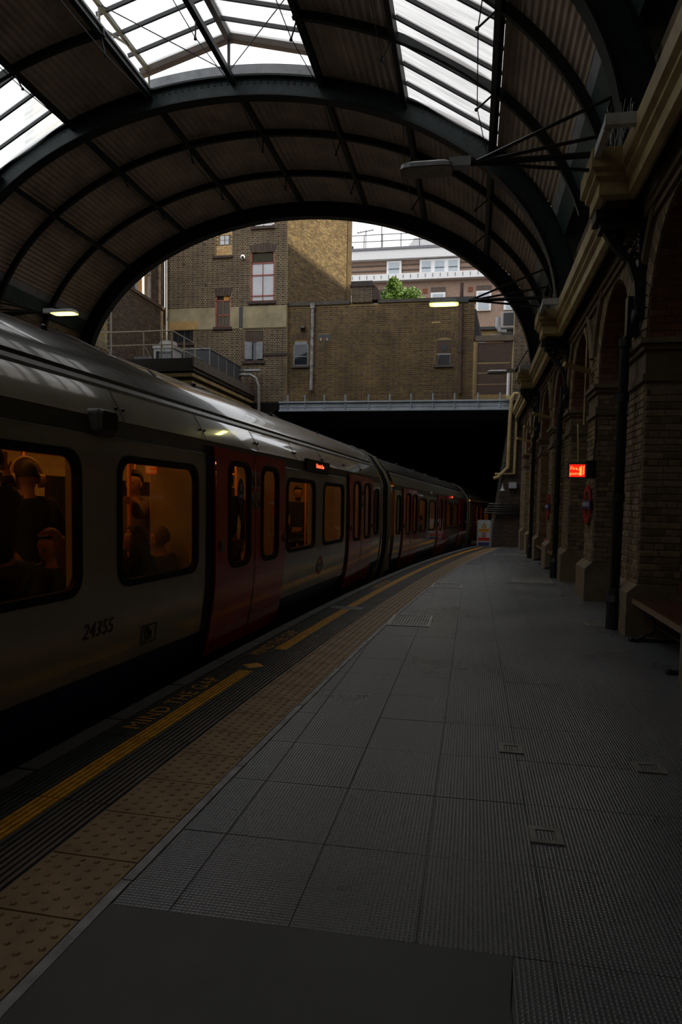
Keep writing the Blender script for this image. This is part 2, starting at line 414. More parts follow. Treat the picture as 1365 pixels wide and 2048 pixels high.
tb.add([(0.002, 0.002, -0.02), (0.398, 0.002, -0.02), (0.398, 0.398, -0.02), (0.002, 0.398, -0.02), (0.005, 0.005, 0), (0.395, 0.005, 0), (0.395, 0.395, 0), (0.005, 0.395, 0)],
       [(4, 5, 6, 7), (0, 1, 5, 4), (1, 2, 6, 5), (2, 3, 7, 6), (3, 0, 4, 7)])
for i in range(6):
    for j in range(6):
        cx_, cy_ = 0.0333 + 0.0667 * i, (0.0333 if i % 2 else 0.0600) + 0.0667 * j
        if cy_ > 0.39: cy_ -= 0.027
        tb.add([(cx_ + 0.0145 * math.cos(a * PI / 4), cy_ + 0.0145 * math.sin(a * PI / 4), 0) for a in range(8)] + [(cx_ + 0.009 * math.cos(a * PI / 4), cy_ + 0.009 * math.sin(a * PI / 4), 0.0055) for a in range(8)],
               [tuple(range(8, 16))] + [(a, (a + 1) % 8, 8 + (a + 1) % 8, 8 + a) for a in range(8)])
tme = tb.mesh('tactile_slab', TACT)
for k in range(-8, 69): link('tactile_slab', tme, floor, mw=strip_frame(0.14 + k * 0.4, 0.765, 0.0))
em = slab_mesh(0.05, 1.2, 0.02, mat('pale_worn_edging', (0.24, 0.24, 0.235), 0.6, 0, 0.5, 7), 'edging_strip', 0.003, 0.002)
for k in range(-3, 25): link('edging_strip', em, floor, mw=strip_frame(k * 1.2, 1.166, 0.003))
# painted lettering on the ribs
for yc in (4.72, 6.95, 12.6):
    Mx = strip_frame(yc, 0.27, 0.001)
    X = Vector((Mx[0][1], Mx[1][1], Mx[2][1])); Yv = -Vector((Mx[0][0], Mx[1][0], Mx[2][0]))
    text('MIND THE GAP', 0.185, 'painted_lettering', YELP, floor, basis((Mx[0][3], Mx[1][3], Mx[2][3]), X, Yv), 0.0008, 1.0 if yc < 5 else 0.95, sp=1.08)
for yc, off, nm in ((5.88, 0.42, 'painted_diamond'), (9.5, 0.36, 'painted_diamond')):
    b = MB(); q = [(0, -0.10 if nm == 'x' else -0.11, 0.0015), (0.105, 0, 0.0015), (0, 0.11, 0.0015), (-0.105, 0, 0.0015)]
    if yc > 9: q = [(-0.2, -0.1, 0.0015), (0.28, -0.12, 0.0015), (0.28, 0.12, 0.0015), (-0.2, 0.14, 0.0015)]
    b.add(q + [(x, y, -0.001) for x, y, z in q], [(0, 1, 2, 3), (0, 4, 5, 1), (1, 5, 6, 2), (2, 6, 7, 3), (3, 7, 4, 0)])
    b.build(nm if yc < 9 else 'worn_pale_patch', YELP if yc < 9 else COPING, floor, mw=strip_frame(yc, off))

# drain covers and little access covers set in the platform
def cover(name, x0, y0, wx, wy, nbar, along, lab, grp=None, m=None, frame=None):
    r = empty(name, (x0, y0, zg(y0 - 0.3) + 0.003), lab, 'cover', grp)
    fr = MB(); t = 0.03
    for a in ((0, wx, 0, t), (0, wx, wy - t, wy), (0, t, t, wy - t), (wx - t, wx, t, wy - t)): fr.box(*a, -0.012, 0.005)
    fr.build('frame', frame or METAL, r)
    pm = MB()
    if nbar:
        for i in range(nbar):
            if along == 'y': a = t + (wx - 2 * t) * (i + 0.15) / nbar; pm.box(a, a + (wx - 2 * t) * 0.6 / nbar, t, wy - t, -0.012, 0.004)
            else: a = t + (wy - 2 * t) * (i + 0.15) / nbar; pm.box(t, wx - t, a, a + (wy - 2 * t) * 0.6 / nbar, -0.012, 0.004)
        pm.build('grating', m or CONC, r)
    else:
        pm.box(t + 0.006, wx - t - 0.006, t + 0.006, wy - t - 0.006, -0.012, 0.002); pm.build('plate', m or PAVE, r)
    return r
GRIT = mat('worn_grating_iron', (0.21, 0.20, 0.175), 0.45, 0.2, 0.4, 9)
cover('drain_cover', -1.0, 8.25, 0.52, 0.82, 13, 'y', 'larger slotted drain cover beside the tactile strip, nearer one', 'slotted covers', GRIT)
cover('drain_cover', -0.70, 12.3, 0.55, 0.75, 11, 'y', 'smaller slotted drain cover further along the tactile strip', 'slotted covers', GRIT)
cover('floor_grating', 0.82, 13.7, 0.78, 0.85, 16, 'y', 'wide floor grating out in front of the lit fire sign pier', 'slotted covers', GRIT)
cover('floor_grating', 0.72, 22.2, 0.95, 0.75, 14, 'y', 'far floor grating close to the tunnel end of the platform', 'slotted covers', GRIT)
cover('gully_grating', 1.45, 8.85, 0.26, 0.36, 6, 'x', 'small dark gully grating at the foot of the downpipe', None, GRIT, GRIT)
cover('access_cover', 0.20, 4.14, 0.145, 0.155, 0, 'y', 'small square access cover in the dark paving, further of two', None, PAVE, GRIT)
cover('access_cover', 0.295, 3.04, 0.145, 0.155, 0, 'y', 'small square access cover in the foreground paving, nearer of two', None, PAVE, GRIT)
cover('access_cover', 0.96, 4.00, 0.16, 0.15, 0, 'y', 'faint square access cover in the dark paving at the wall side', None, PAVE, GRIT)

# track bed, far platform
gd = MB(); gd.add([(-150, -150, -1.45), (150, -150, -1.45), (150, 200, -1.45), (-150, 200, -1.45)], [(0, 1, 2, 3)]); gd.build('ground', TRACK, kind='structure')
tk = MB(); tk.box(-11.0, 0.9, -26, 70, -1.35, -1.15); tk.build('trackbed_floor', TRACK, kind='structure')
fp = MB(); fp.box(-12.9, -10.2, -10, 29, -1.2, -0.1); fp.build('platform_floor', CONC, kind='structure')
rl = []
for i, off in enumerate((-0.75, -2.18)):
    b = MB()
    pts = [(Xe(y) + off, y, zg(y) - 0.98) for y in [-8 + k for k in range(45)]]
    b.sweep([(-0.035, -0.08), (0.035, -0.08), (0.035, 0.08), (-0.035, 0.08)], [(p, (1, 0, 0), (0, 0, 1)) for p in pts])
    b.build('running_rail', METAL, label=('running rail beneath the train on the platform side', 'running rail beneath the train on the far side')[i], cat='rail', group='running rails')

# ------------------------------------------------------------------ right hand station wall
PIERS = [(2.27, 3.11), (5.30, 6.14), (8.34, 9.18), (11.36, 12.20), (14.37, 15.21), (17.38, 18.22), (20.40, 21.24), (23.42, 24.26), (26.4, 27.24)]
FX, PX, BX = 1.90, 1.85, 2.46
SPR, RISE = 3.40, 1.22
wr = MB()
bays = [(a[1], b[0]) for a, b in zip(PIERS, PIERS[1:])]
Y0W, Y1W = PIERS[0][0], 28.6
def arch_z(y, y0, y1):
    c = (y0 + y1) / 2; r = (y1 - y0) / 2; k = max(0.0, 1 - ((y - c) / r) ** 2); return SPR + RISE * math.sqrt(k)
def front(y0, y1, z0, z1, x=FX):
    wr.add([(x, y1, z0), (x, y0, z0), (x, y0, z1), (x, y1, z1)], [(0, 1, 2, 3)])
WT = 6.6
for (a, b) in PIERS:
    front(a, b, -0.3, WT)
    wr.add([(FX, a, -0.3), (BX, a, -0.3), (BX, a, SPR), (FX, a, SPR)], [(0, 1, 2, 3)])
    wr.add([(FX, b, -0.3), (BX, b, -0.3), (BX, b, SPR), (FX, b, SPR)], [(3, 2, 1, 0)])
for (a, b) in bays:
    n = 20
    for i in range(n):
        c0, c1 = a + (b - a) * (1 - math.cos(PI * i / n)) / 2, a + (b - a) * (1 - math.cos(PI * (i + 1) / n)) / 2
        h0, h1 = arch_z(c0, a, b), arch_z(c1, a, b)
        wr.add([(FX, c1, h1), (FX, c0, h0), (FX, c0, WT), (FX, c1, WT)], [(0, 1, 2, 3)])
        wr.add([(FX, c0, h0), (FX, c1, h1), (BX, c1, h1), (BX, c0, h0)], [(0, 1, 2, 3)])
wr.add([(BX, 28.6, -0.3), (BX, -8, -0.3), (BX, -8, 5.0), (BX, 28.6, 5.0)], [(0, 1, 2, 3)])
front(27.24, 28.6, -0.3, WT)
front(-8, Y0W, -0.3, WT)
wr.add([(FX, 28.6, WT), (FX, -8, WT), (3.6, -8, WT + 1.2), (3.6, 28.6, WT + 1.2)], [(0, 1, 2, 3)])
wall_r = wr.build('wall_right', MORTAR, kind='structure')
def face_gaps(v):
    out = []
    for (a, b) in bays:
        if v < SPR: out.append((a - Y0W, b - Y0W))
        elif v < SPR + RISE + 0.3:
            rx, rz = (b - a) / 2 + 0.30, RISE + 0.30
            q = 1 - ((v - SPR) / rz) ** 2
            if q > 0: c = (a + b) / 2; d = rx * math.sqrt(q); out.append((c - d - Y0W, c + d - Y0W))
    for (a, b) in PIERS:
        if v < 0.58 or 2.9 < v < 3.4: out.append((a - Y0W, b - Y0W))
    return out
# u runs toward the camera (-Y) so that the face normal is -X: mirror gaps
Wd = Y1W - Y0W
def fg(v): return [(Wd - q, Wd - p) for p, q in face_gaps(v)]
brick_wall(wall_r, (FX, Y1W, 0), (0, -1, 0), Wd, 5.1, STOCK, fg, singles=240)
# pier cheeks that face down the platform, arch soffits, recess backs
for k, (a, b) in enumerate(PIERS):
    if a < 5: continue
    brick_wall(wall_r, (FX, a, 0.6), (1, 0, 0), BX - FX, SPR - 1.1 if k == 2 else SPR - 0.62, STOCK, None, singles=60 if k in (2,) else 0, L=0.2275)
for k, (a, b) in enumerate(bays):
    if b < 5: continue
    c = (a + b) / 2; rx = (b - a) / 2
    pts = [(c + rx * math.cos(t), SPR + RISE * math.sin(t)) for t in [PI * 0.5 * i / 60 for i in range(61)]]
    s = MB(); acc = 0; row = 0; last = 0
    L_ = [0]
    for p, q in zip(pts, pts[1:]): L_.append(L_[-1] + math.hypot(q[0] - p[0], q[1] - p[1]))
    nrow = int(L_[-1] / 0.08)
    def at_len(l):
        for i in range(len(L_) - 1):
            if L_[i + 1] >= l:
                f = (l - L_[i]) / (L_[i + 1] - L_[i]); return (pts[i][0] + (pts[i + 1][0] - pts[i][0]) * f, pts[i][1] + (pts[i + 1][1] - pts[i][1]) * f)
        return pts[-1]
    for r in range(nrow):
        p, q = at_len(r * 0.08 + 0.006), at_len(r * 0.08 + 0.074)
        ny, nz_ = (c - p[0]), (SPR - 0.2 - p[1]); nn = math.hypot(ny, nz_); ny, nz_ = ny / nn * 0.012, nz_ / nn * 0.012
        x = FX - (0.0 if r % 2 else 0.057)
        step = 0.2275 if r % 2 else 0.11375
        while x < BX:
            x0, x1 = max(FX, x) + 0.005, min(BX, x + step) - 0.005; x += step
            if x1 - x0 < 0.03: continue
            vs = [(x0, *p), (x1, *p), (x1, *q), (x0, *q)]; vt = [(u, v + ny, z + nz_) for u, v, z in vs]
            s.add(vs + vt, [(4, 5, 6, 7), (0, 1, 5, 4), (1, 2, 6, 5), (2, 3, 7, 6), (3, 0, 4, 7)], random.randrange(4))
    s.build('soffit_brickwork', REDB, wall_r, kind='stuff')
    # voussoir ring: each wedge brick a part
    ns = 34
    for i in range(ns):
        t0, t1 = PI * i / ns + 0.006, PI * (i + 1) / ns - 0.006
        P = lambda t, e: (c + (rx + e) * math.cos(t), SPR + (RISE + e) * math.sin(t))
        vb = MB(); q4 = [P(t0, 0.0), P(t1, 0.0), P(t1, 0.30), P(t0, 0.30)]
        vb.add([(FX, *v) for v in q4] + [(FX - 0.02, *v) for v in q4], [(7, 6, 5, 4), (0, 1, 5, 4), (1, 2, 6, 5), (2, 3, 7, 6), (3, 0, 4, 7)])
        if k <= 5: vb.build('arch_brick', STOCK[random.randrange(4)], wall_r)
    hm = MB()
    fr = []
    for i in range(21):
        t = PI * (0.10 + 0.80 * i / 20); fr.append(((FX, c + (rx + 0.34) * math.cos(t), SPR + (RISE + 0.34) * math.sin(t)), (-1, 0, 0), (0, math.cos(t), math.sin(t))))
    hm.sweep([(0, 0), (0.07, 0.01), (0.09, 0.05), (0.05, 0.09), (0, 0.09)], fr)
    hm.build('hood_mould', STONE, wall_r, smooth=False)
brick_wall(wall_r, (BX, 24, 0), (0, -1, 0), 16, 4.6, STOCK, rect_gap((24 - 11.36, 24 - 9.18, 0, 2.75)), singles=0)
for (a, b) in PIERS:
    z0 = zg(a)
    pl = MB()
    pl.sweep([(1.78, z0 - 0.02), (BX, z0 - 0.02), (BX, 0.60), (FX - 0.01, 0.60), (1.78, 0.50)], [((0, y, 0), (1, 0, 0), (0, 0, 1)) for y in (a - 0.05, b + 0.05)])
    pl.build('pier_plinth', STONE, wall_r)
    for za, zb, o in ((2.92, 3.0, 0.045), (3.0, 3.27, 0.012), (3.27, 3.34, 0.05), (3.34, 3.40, 0.09)):
        cb = MB(); cb.box(FX - o, BX, a - o * 0.8, b + o * 0.8, za, zb); cb.build('pier_capital', STOCK[2] if o < 0.08 else STONE, wall_r)
# end wall across the platform, with battered edge to the tunnel mouth
ew = MB()
ew.add([(0.75, 28.7, -0.4), (2.5, 28.7, -0.4), (2.5, 28.7, 5.4), (1.45, 28.7, 5.4), (0.75, 32, -0.4), (1.45, 32, 5.4)], [(0, 1, 2, 3), (4, 0, 3, 5)])
wall_e = ew.build('wall_end', mat('soot_mortar', (0.10, 0.09, 0.07), 0.9), kind='structure')
def egap(v): return [(-1, 0.7 * (v) / 5.8)]
brick_wall(wall_e, (0.75, 28.7, -0.3), (1, 0, 0), 1.75, 5.6, DARKB, egap, singles=120)

# brown door in the recess
dr = MB(); dr.box(BX - 0.10, BX + 0.02, 9.30, 11.24, -0.05, 2.62); door = dr.build('door_1', mat('dark_brown_door_frame', (0.035, 0.018, 0.010), 0.35), kind='structure')
DB = mat('brown_door_paint', (0.06, 0.022, 0.010), 0.3, 0, 0.2)
for y0, y1 in ((9.42, 10.24), (10.30, 11.12)):
    lf = MB(); lf.box(BX - 0.14, BX - 0.10, y0, y1, 0.0, 2.2); leaf = lf.build('door_leaf', DB, door)
    for z0, z1 in ((0.2, 0.85), (1.05, 2.05)):
        pb = MB(); pb.box(BX - 0.155, BX - 0.14, y0 + 0.12, y1 - 0.12, z0, z1); pb.build('door_panel', DB, leaf)
hb = MB(); hb.ball((BX - 0.17, 10.2, 1.0), 0.03, 8); hb.box(BX - 0.15, BX - 0.138, 10.17, 10.23, 0.9, 1.12); hb.build('door_handle', METAL, door)
fb = MB(); fb.box(BX - 0.13, BX - 0.10, 9.42, 11.12, 2.27, 2.55); fb.build('fanlight', DKGLASS, door)

# gutter cornice with break-fronts at the roof ribs
RIBY = [2.2, 8.4, 14.6, 20.83]
GP = [(0.0, 5.36), (0.0, 5.16), (0.05, 5.12), (0.05, 5.08), (0.10, 5.04), (0.10, 4.90), (0.16, 4.86), (0.20, 4.88), (0.20, 5.36)]
gt = MB()
path = [(1.48, -8.0)]
for c in RIBY: path += [(1.48, c - 0.42), (1.17, c - 0.42), (1.17, c + 0.42), (1.48, c + 0.42)]
path.append((1.48, 28.6))
gfr = []
for k, p in enumerate(path):
    ns = []
    for q0, q1 in ((k - 1, k), (k, k + 1)):
        if q0 >= 0 and q1 < len(path):
            d = Vector((path[q1][0] - path[q0][0], path[q1][1] - path[q0][1])).normalized(); ns.append(Vector((d.y, -d.x, 0)))
    m = ns[0] if len(ns) == 1 else (ns[0] + ns[1]) / (1 + ns[0].dot(ns[1]))
    gfr.append(((p[0], p[1], 0), m, (0, 0, 1)))
gt.sweep(GP, gfr)
gutter = gt.build('trim_1', CREAM, kind='structure')
for c in RIBY:
    b = MB(); b.box(1.19, 1.50, c - 1.04, c - 0.96, 5.27, 5.38); b.box(1.19, 1.26, c - 0.96, c - 0.42, 5.25, 5.36); b.build('rib_shoe', mat('pale_shoe_paint', (0.5, 0.5, 0.48), 0.5), gutter)
b = MB(); b.box(1.64, FX, -8, 28.6, 5.28, 5.34); b.build('gutter_dark_fill', BLACK, gutter)  # black board painted in for the dark open space behind the gutter
fc = MB(); fc.box(1.80, FX, -8, 28.6, 4.74, 4.86); fc.box(1.84, FX, -8, 28.6, 4.66, 4.74); fc.build('bed_mould', STOCK[1], gutter)
for k, c in enumerate(RIBY[1:]):
    sp = MB()
    for i in range(60):
        yy = c - 1.05 + 1.45 * random.random(); xx = 1.2 + 0.28 * random.random()
        sp.bar((xx, yy, 5.33), (xx + random.uniform(-0.04, 0.04), yy + random.uniform(-0.04, 0.04), 5.52), 0.004, 0.004)
    o = sp.build('bird_spikes', METAL, label='row of thin bird spikes on the gutter ledge under a roof rib', cat='spikes', group='bird spikes', kind='stuff')

# ornate iron consoles and downpipes under each rib
for k, c in enumerate(RIBY[1:]):
    wh = ('nearest', 'middle', 'far')[k]
    r = empty('iron_console', (1.85, c + 0.12, 3.8), wh + ' scrolled black iron console under the gutter, counted from the bench', 'bracket', 'iron gutter consoles')
    b = MB()
    prof = [(-0.03, 0.0), (-0.06, 0.30), (-0.14, 0.52), (-0.34, 0.72), (-0.44, 0.90), (-0.45, 1.05)]
    b.sweep([(-0.035, -0.05), (0.035, -0.05), (0.035, 0.05), (-0.035, 0.05)], [((x, 0, z), (1, 0, 0.3), (0, 1, 0)) for x, z in prof])
    b.build('curved_strut', IRON, r)
    b = MB(); b.box(-0.06, 0.05, -0.07, 0.07, -0.1, 1.06); b.build('back_plate', IRON, r)
    b = MB(); b.box(-0.56, 0.05, -0.16, 0.16, 0.96, 1.06); b.box(-0.5, 0.03, -0.12, 0.12, 0.86, 0.96); b.build('top_block', IRON, r)
    for cxs, czs, rr in ((-0.12, 0.74, 0.08), (-0.26, 0.82, 0.05), (-0.10, 0.57, 0.055), (-0.09, 0.42, 0.035), (-0.2, 0.66, 0.035), (-0.3, 0.76, 0.04), (-0.33, 0.88, 0.045), (-0.17, 0.9, 0.05), (-0.03, 0.66, 0.04), (-0.05, 0.32, 0.03)):
        pts = [(cxs + rr * (1 - i / 28) * math.cos(i * 0.5), 0, czs + rr * (1 - i / 28) * math.sin(i * 0.5)) for i in range(25)]
        b = MB(); b.tube(pts, 0.015, 5); b.build('scrollwork', IRON, r)
    r = empty('downpipe', (1.74, c + 0.36, 0), wh + ' black cast iron downpipe against the station piers, counted from the bench', 'pipe', 'cast iron downpipes')
    zb = zg(c)
    b = MB(); b.tube([(0.08, -0.2, 3.78), (0.06, -0.1, 3.6), (0, 0, 3.45), (0, 0, zb + 0.4)], 0.058, 10); b.build('pipe', IRON, r, smooth=True)
    for z in (3.4, 2.75, 1.55):
        b = MB(); b.tube([(0, 0, z), (0, 0, z + 0.1)], 0.075, 10); b.build('collar', IRON, r)
    b = MB(); b.tube([(0, 0, zb), (0, 0, zb + 0.3), (0, 0, zb + 0.34), (0, 0, zb + 0.42), (0, 0, zb + 0.5)], [0.095, 0.09, 0.11, 0.08, 0.075], 10); b.build('pipe_foot', IRON, r)
    b = MB(); b.box(-0.02, 0.12, -0.17, -0.04, 3.5, 3.95); b.build('hopper', IRON, r)
# slanting arms that stick out from the piers
for k, (yy, zz) in enumerate(((11.9, 3.78), (17.9, 3.75), (20.9, 3.75), (24, 3.7))):
    b = MB(); b.bar((1.42, yy, zz + 0.05), (1.95, yy + 0.25, zz - 0.06), 0.09, 0.07); b.build('slanting_arm', CREAM, label=('nearest', 'second', 'third', 'farthest')[k] + ' slanting buff arm sticking out from a pier capital', cat='arm', group='slanting arms on the piers')
cb = MB()
for dx in (0.0, 0.035):
    cb.tube([(FX - 0.03, 12.9 + dx, 4.66), (FX - 0.03, 12.75 + dx * 0.4, 4.5), (FX - 0.03, 12.55 + dx, 4.35), (FX - 0.03, 12.55 + dx, 2.9), (1.75, 12.4 + dx, 2.9), (1.76, 12.25 + dx, 2.2)], 0.012, 6)
cb.build('conduit', CREAM, label='pair of thin buff conduits running down the wall beyond the second pier', cat='conduit')

# ------------------------------------------------------------------ roof
RA, RB, RXC, RZC = 7.05, 4.73, -5.515, 5.39
def E(ph, off=0.0):
    t = math.radians(ph); return (RXC + (RA + off) * math.cos(t), RZC + (RB + off) * math.sin(t))
def En(ph):
    t = math.radians(ph); v = Vector((math.cos(t) / RA, 0, math.sin(t) / RB)); return v.normalized()
PURL = [39.4, 57.9, 73.0, 88.35, 103.4, 119.0, 137.2]
EAVE0, EAVE1 = 22.0, 158.0
RIBS = [-4.0, 2.2, 8.4, 14.6, 20.83]
ceiling = empty('ceiling', (0, 0, 0), kind='structure')
def arc_member(name, y, off0, off1, wid, m, p0=0, p1=180, n=72, parent=ceiling):
    b = MB(); fr = []
    for i in range(n + 1):
        ph = p0 + (p1 - p0) * i / n; x, z = E(ph, 0); nn = En(ph); fr.append(((x, y, z), nn, (0, 1, 0)))
    b.sweep([(off0, -wid / 2), (off1, -wid / 2), (off1, wid / 2), (off0, wid / 2)], fr)
    return b.build(name, m, parent)
for i, y in enumerate(RIBS):
    web = arc_member('main_rib', y, 0.02, 0.44, 0.03, IRON2 if i != 4 else IRON)
    arc_member('rib_bottom_flange', y, 0.0, 0.03, 0.26, IRON, parent=web)
    arc_member('rib_top_flange', y, 0.40, 0.44, 0.24, IRON, parent=web)
    arc_member('rib_angle', y - 0.025, 0.03, 0.09, 0.03, IRON, parent=web)
    if i in (2, 3):
        rv = MB()
        for k in range(150):
            ph = 3 + 174 * k / 149
            for off in (0.30, 0.36) if 64 < ph < 116 else (0.33,):
                x, z = E(ph, off); rv.ball((x, y - 0.02, z), 0.022 if 64 < ph < 116 else 0.014, 6)
        rv.build('rivets', IRON2, web, kind='stuff')
def corr_sheet(p0, p1, y0, y1, lift=0.0):
    b = MB(); n = max(6, int(math.radians(p1 - p0) * 6.4 / 0.13)) ; m = n * 4
    vs = []
    for i in range(m + 1):
        ph = p0 + (p1 - p0) * i / m; q = i % 4; o = 0.45 + lift + (0.03 if q in (1, 2) else 0.0)
        x, z = E(ph, o); vs += [(x, y0, z), (x, y1, z)]
    b.add(vs, [(2 * i, 2 * i + 1, 2 * i + 3, 2 * i + 2) for i in range(m)])
    return b.build('corrugated_sheet', BOARD, ceiling)
ALLP = [EAVE0] + PURL + [EAVE1]
for bi, (ya, yb) in enumerate(zip(RIBS, RIBS[1:])):
    th = (yb - ya) / 3
    last = bi == len(RIBS) - 2
    for si, (p0, p1) in enumerate(zip(ALLP, ALLP[1:])):
        if (bi == 2 and si in (1, 3, 4, 6)) or (bi == 1 and si in (3, 4, 6)) or (bi == 0 and si in (3, 4)): continue
        for k in range(3): corr_sheet(p0, p1, ya + k * th + (0.0 if k == 0 else 0.0), ya + (k + 1) * th + 0.02, 0.004 * k)
    for k in (1, 2):
        for q0, q1 in (((12, 73.5), (103, 168)) if bi < 3 else ((12, 168),)):
            b0 = arc_member('thin_rib', ya + k * th, 0.30, 0.44, 0.035, IRON, q0, q1, n=48)
            arc_member('thin_rib_flange', ya + k * th, 0.28, 0.30, 0.09, IRON, q0, q1, n=48, parent=b0)
    for ph in PURL:
        x, z = E(ph, 0.36); nn = En(ph); tt = Vector((0, 1, 0)).cross(nn)
        b = MB(); b.sweep([(-0.08, -0.02), (0.08, -0.02), (0.08, 0.02), (-0.08, 0.02)], [((x, y, z), nn, tt) for y in (ya, yb)])
        b.sweep([(-0.09, -0.055), (-0.07, -0.055), (-0.07, 0.055), (-0.09, 0.055)], [((x, y, z), nn, tt) for y in (ya, yb)])
        pur = b.build('purlin', IRON, ceiling)
        b = MB(); pts = [(ya, 0.22), (ya + th, -0.06), (yb - th, -0.06), (yb, 0.22)]
        pp = [Vector((E(ph, o)[0], y, E(ph, o)[1])) for y, o in pts]
        for p, q in zip(pp, pp[1:]): b.tube([p, q], 0.009, 5)
        b.build('truss_rod', IRON, pur)
        b = MB()
        for y in (ya + th, yb - th):
            a0, a1 = E(ph, 0.3), E(ph, -0.08); b.tube([(a0[0], y, a0[1]), (a1[0], y, a1[1])], [0.016, 0.016], 6); b.ball((a1[0], y, a1[1]), 0.035, 6)
        b.build('truss_strut', IRON, pur)
    # eaves: pale fascia, green plate, dark closing board
    for sgn in (0, 1):
        P = (lambda d: d) if sgn == 0 else (lambda d: 180 - d)
        b = MB(); x0, z0 = E(P(22.6), 0.44); x1, z1 = E(P(20.6), 0.44); b.add([(x0, ya, z0), (x0, yb, z0), (x1, yb, z1), (x1, ya, z1), (x0, ya, z0 + 0.04), (x0, yb, z0 + 0.04), (x1, yb, z1 + 0.04), (x1, ya, z1 + 0.04)], [(0, 1, 2, 3), (7, 6, 5, 4), (0, 3, 7, 4), (1, 5, 6, 2)])
        b.build('eaves_board', PALEB, ceiling)
        b = MB(); x0, z0 = E(P(20.8), 0.43); x1, z1 = E(P(16.5), 0.42); b.add([(x0, ya, z0), (x0, yb, z0), (x1, yb, z1), (x1, ya, z1), (x0, ya, z0 + 0.06), (x0, yb, z0 + 0.06), (x1, yb, z1 + 0.06), (x1, ya, z1 + 0.06)], [(0, 1, 2, 3), (7, 6, 5, 4), (0, 3, 7, 4), (1, 5, 6, 2)])
        b.build('eaves_plate', mat('green_eaves_plate', (0.05, 0.085, 0.075), 0.5), ceiling)
        b = MB(); x2, z2 = (2.1, 6.55) if sgn == 0 else (-13.0, 6.75); b.add([(x1, ya, z1 + 0.06), (x1, yb, z1 + 0.06), (x2, yb, z2), (x2, ya, z2), (x1, ya, z1 + 0.1), (x1, yb, z1 + 0.1), (x2, yb, z2 + 0.06), (x2, ya, z2 + 0.06)], [(0, 1, 2, 3), (7, 6, 5, 4), (0, 3, 7, 4), (1, 5, 6, 2)])
        b.build('eaves_closer', BLACK, ceiling)
    if bi > 2: continue
    # flat side skylights
    NB = 10; dy = (yb - ya) / NB
    for p0, p1 in ((39.4, 57.9), (119.0, 137.2)):
        if bi == 0 or (bi == 1 and p0 < 90): continue
        (xa, za), (xb_, zb_) = E(p0, 0.46), E(p1, 0.46)
        for k in range(NB):
            b = MB(); y0, y1 = ya + k * dy + 0.02, ya + (k + 1) * dy - 0.02
            b.add([(xa, y0, za), (xb_, y0, zb_), (xb_, y1, zb_), (xa, y1, za)], [(0, 1, 2, 3)]); b.build('glass_pane', GLASSROOF, ceiling)
            b = MB(); b.bar((xa, ya + k * dy, za - 0.02), (xb_, ya + k * dy, zb_ - 0.02), 0.045, 0.08); b.build('glazing_bar', BAR, ceiling)
    # raised lantern
    (xr, zr), (xl, zl) = E(73.0, 0.46), E(103.4, 0.46)
    ze, xm, zm = 10.86, -5.40, 11.42
    for x, zc_ in ((xr, zr), (xl, zl)):
        b = MB(); b.bar((x, ya, ze), (x, yb, ze), 0.07, 0.09); lb = b.build('lantern_eaves_beam', OLIVE, ceiling)
        b = MB(); b.bar((x, ya, zc_ + 0.02), (x, yb, zc_ + 0.02), 0.14, 0.05); b.build('lantern_curb', PALEB, ceiling)
        b = MB()
        for k in range(4):
            y0 = ya + k * th if k < 3 else yb - 0.03
            b.bar((x, y0, zc_), (x, y0, ze), 0.035, 0.05)
            if k < 3: b.bar((x, y0 + 0.1, zc_ + 0.05), (x, y0 + th * 0.55, ze - 0.03), 0.03, 0.04)
        b.build('lantern_lattice', OLIVE, lb)
    b = MB(); b.bar((xm, ya, zm - 0.06), (xm, yb, zm - 0.06), 0.12, 0.2); b.build('ridge_beam', BAR, ceiling)
    for xs, sg in ((xr + 0.18, 1), (xl - 0.18, -1)):
        for k in range(NB):
            b = MB(); y0, y1 = ya + k * dy + 0.02, ya + (k + 1) * dy - 0.02
            b.add([(xs, y0, ze + 0.0), (xm, y0, zm), (xm, y1, zm), (xs, y1, ze + 0.0)], [(0, 1, 2, 3)]); b.build('glass_pane', GLASSROOF, ceiling)
            b = MB(); b.bar((xs, ya + k * dy, ze - 0.03), (xm, ya + k * dy, zm - 0.03), 0.045, 0.08); b.build('glazing_bar', BAR, ceiling)
        b = MB(); b.bar((xs, yb - 0.05, ze - 0.04), (xm, yb - 0.05, zm - 0.04), 0.16, 0.16); b.build('gable_rafter', mat('brown_gable_board', (0.09, 0.07, 0.055), 0.7), ceiling)
    b = MB(); b.bar((xm, yb - 0.08, E(90, 0.42)[1]), (xm, yb - 0.08, zm - 0.05), 0.05, 0.05); b.build('king_post', BAR, ceiling)
    b = MB()
    ym = ya + 2 * th
    for p, q in (((xl, ym, ze), (xm, yb - 0.1, E(90, 0.5)[1])), ((xr, ym, ze), (xm, yb - 0.1, E(90, 0.5)[1])), ((xl, ya + th, ze), (xr, ya + th, ze + 0.05)), ((xl, yb - 0.1, ze - 0.02), (xm, yb - 0.1, zm - 0.12)), ((xr, yb - 0.1, ze - 0.02), (xm, yb - 0.1, zm - 0.12))):
        b.tube([p, q], 0.011, 5)
    b.build('lantern_tie_rod', BAR, ceiling)
    b = MB(); fr = []
    for i in range(25):
        ph = 73 + 30.4 * i / 24; x, z = E(ph, 0.43); fr.append(((x, yb - 0.02, z), (0, 0, 1), (0, 1, 0)))
    b.sweep([(0, -0.02), (0.25, -0.02), (0.25, 0.02), (0, 0.02)], fr); b.build('lantern_fascia', PALEB, ceiling)
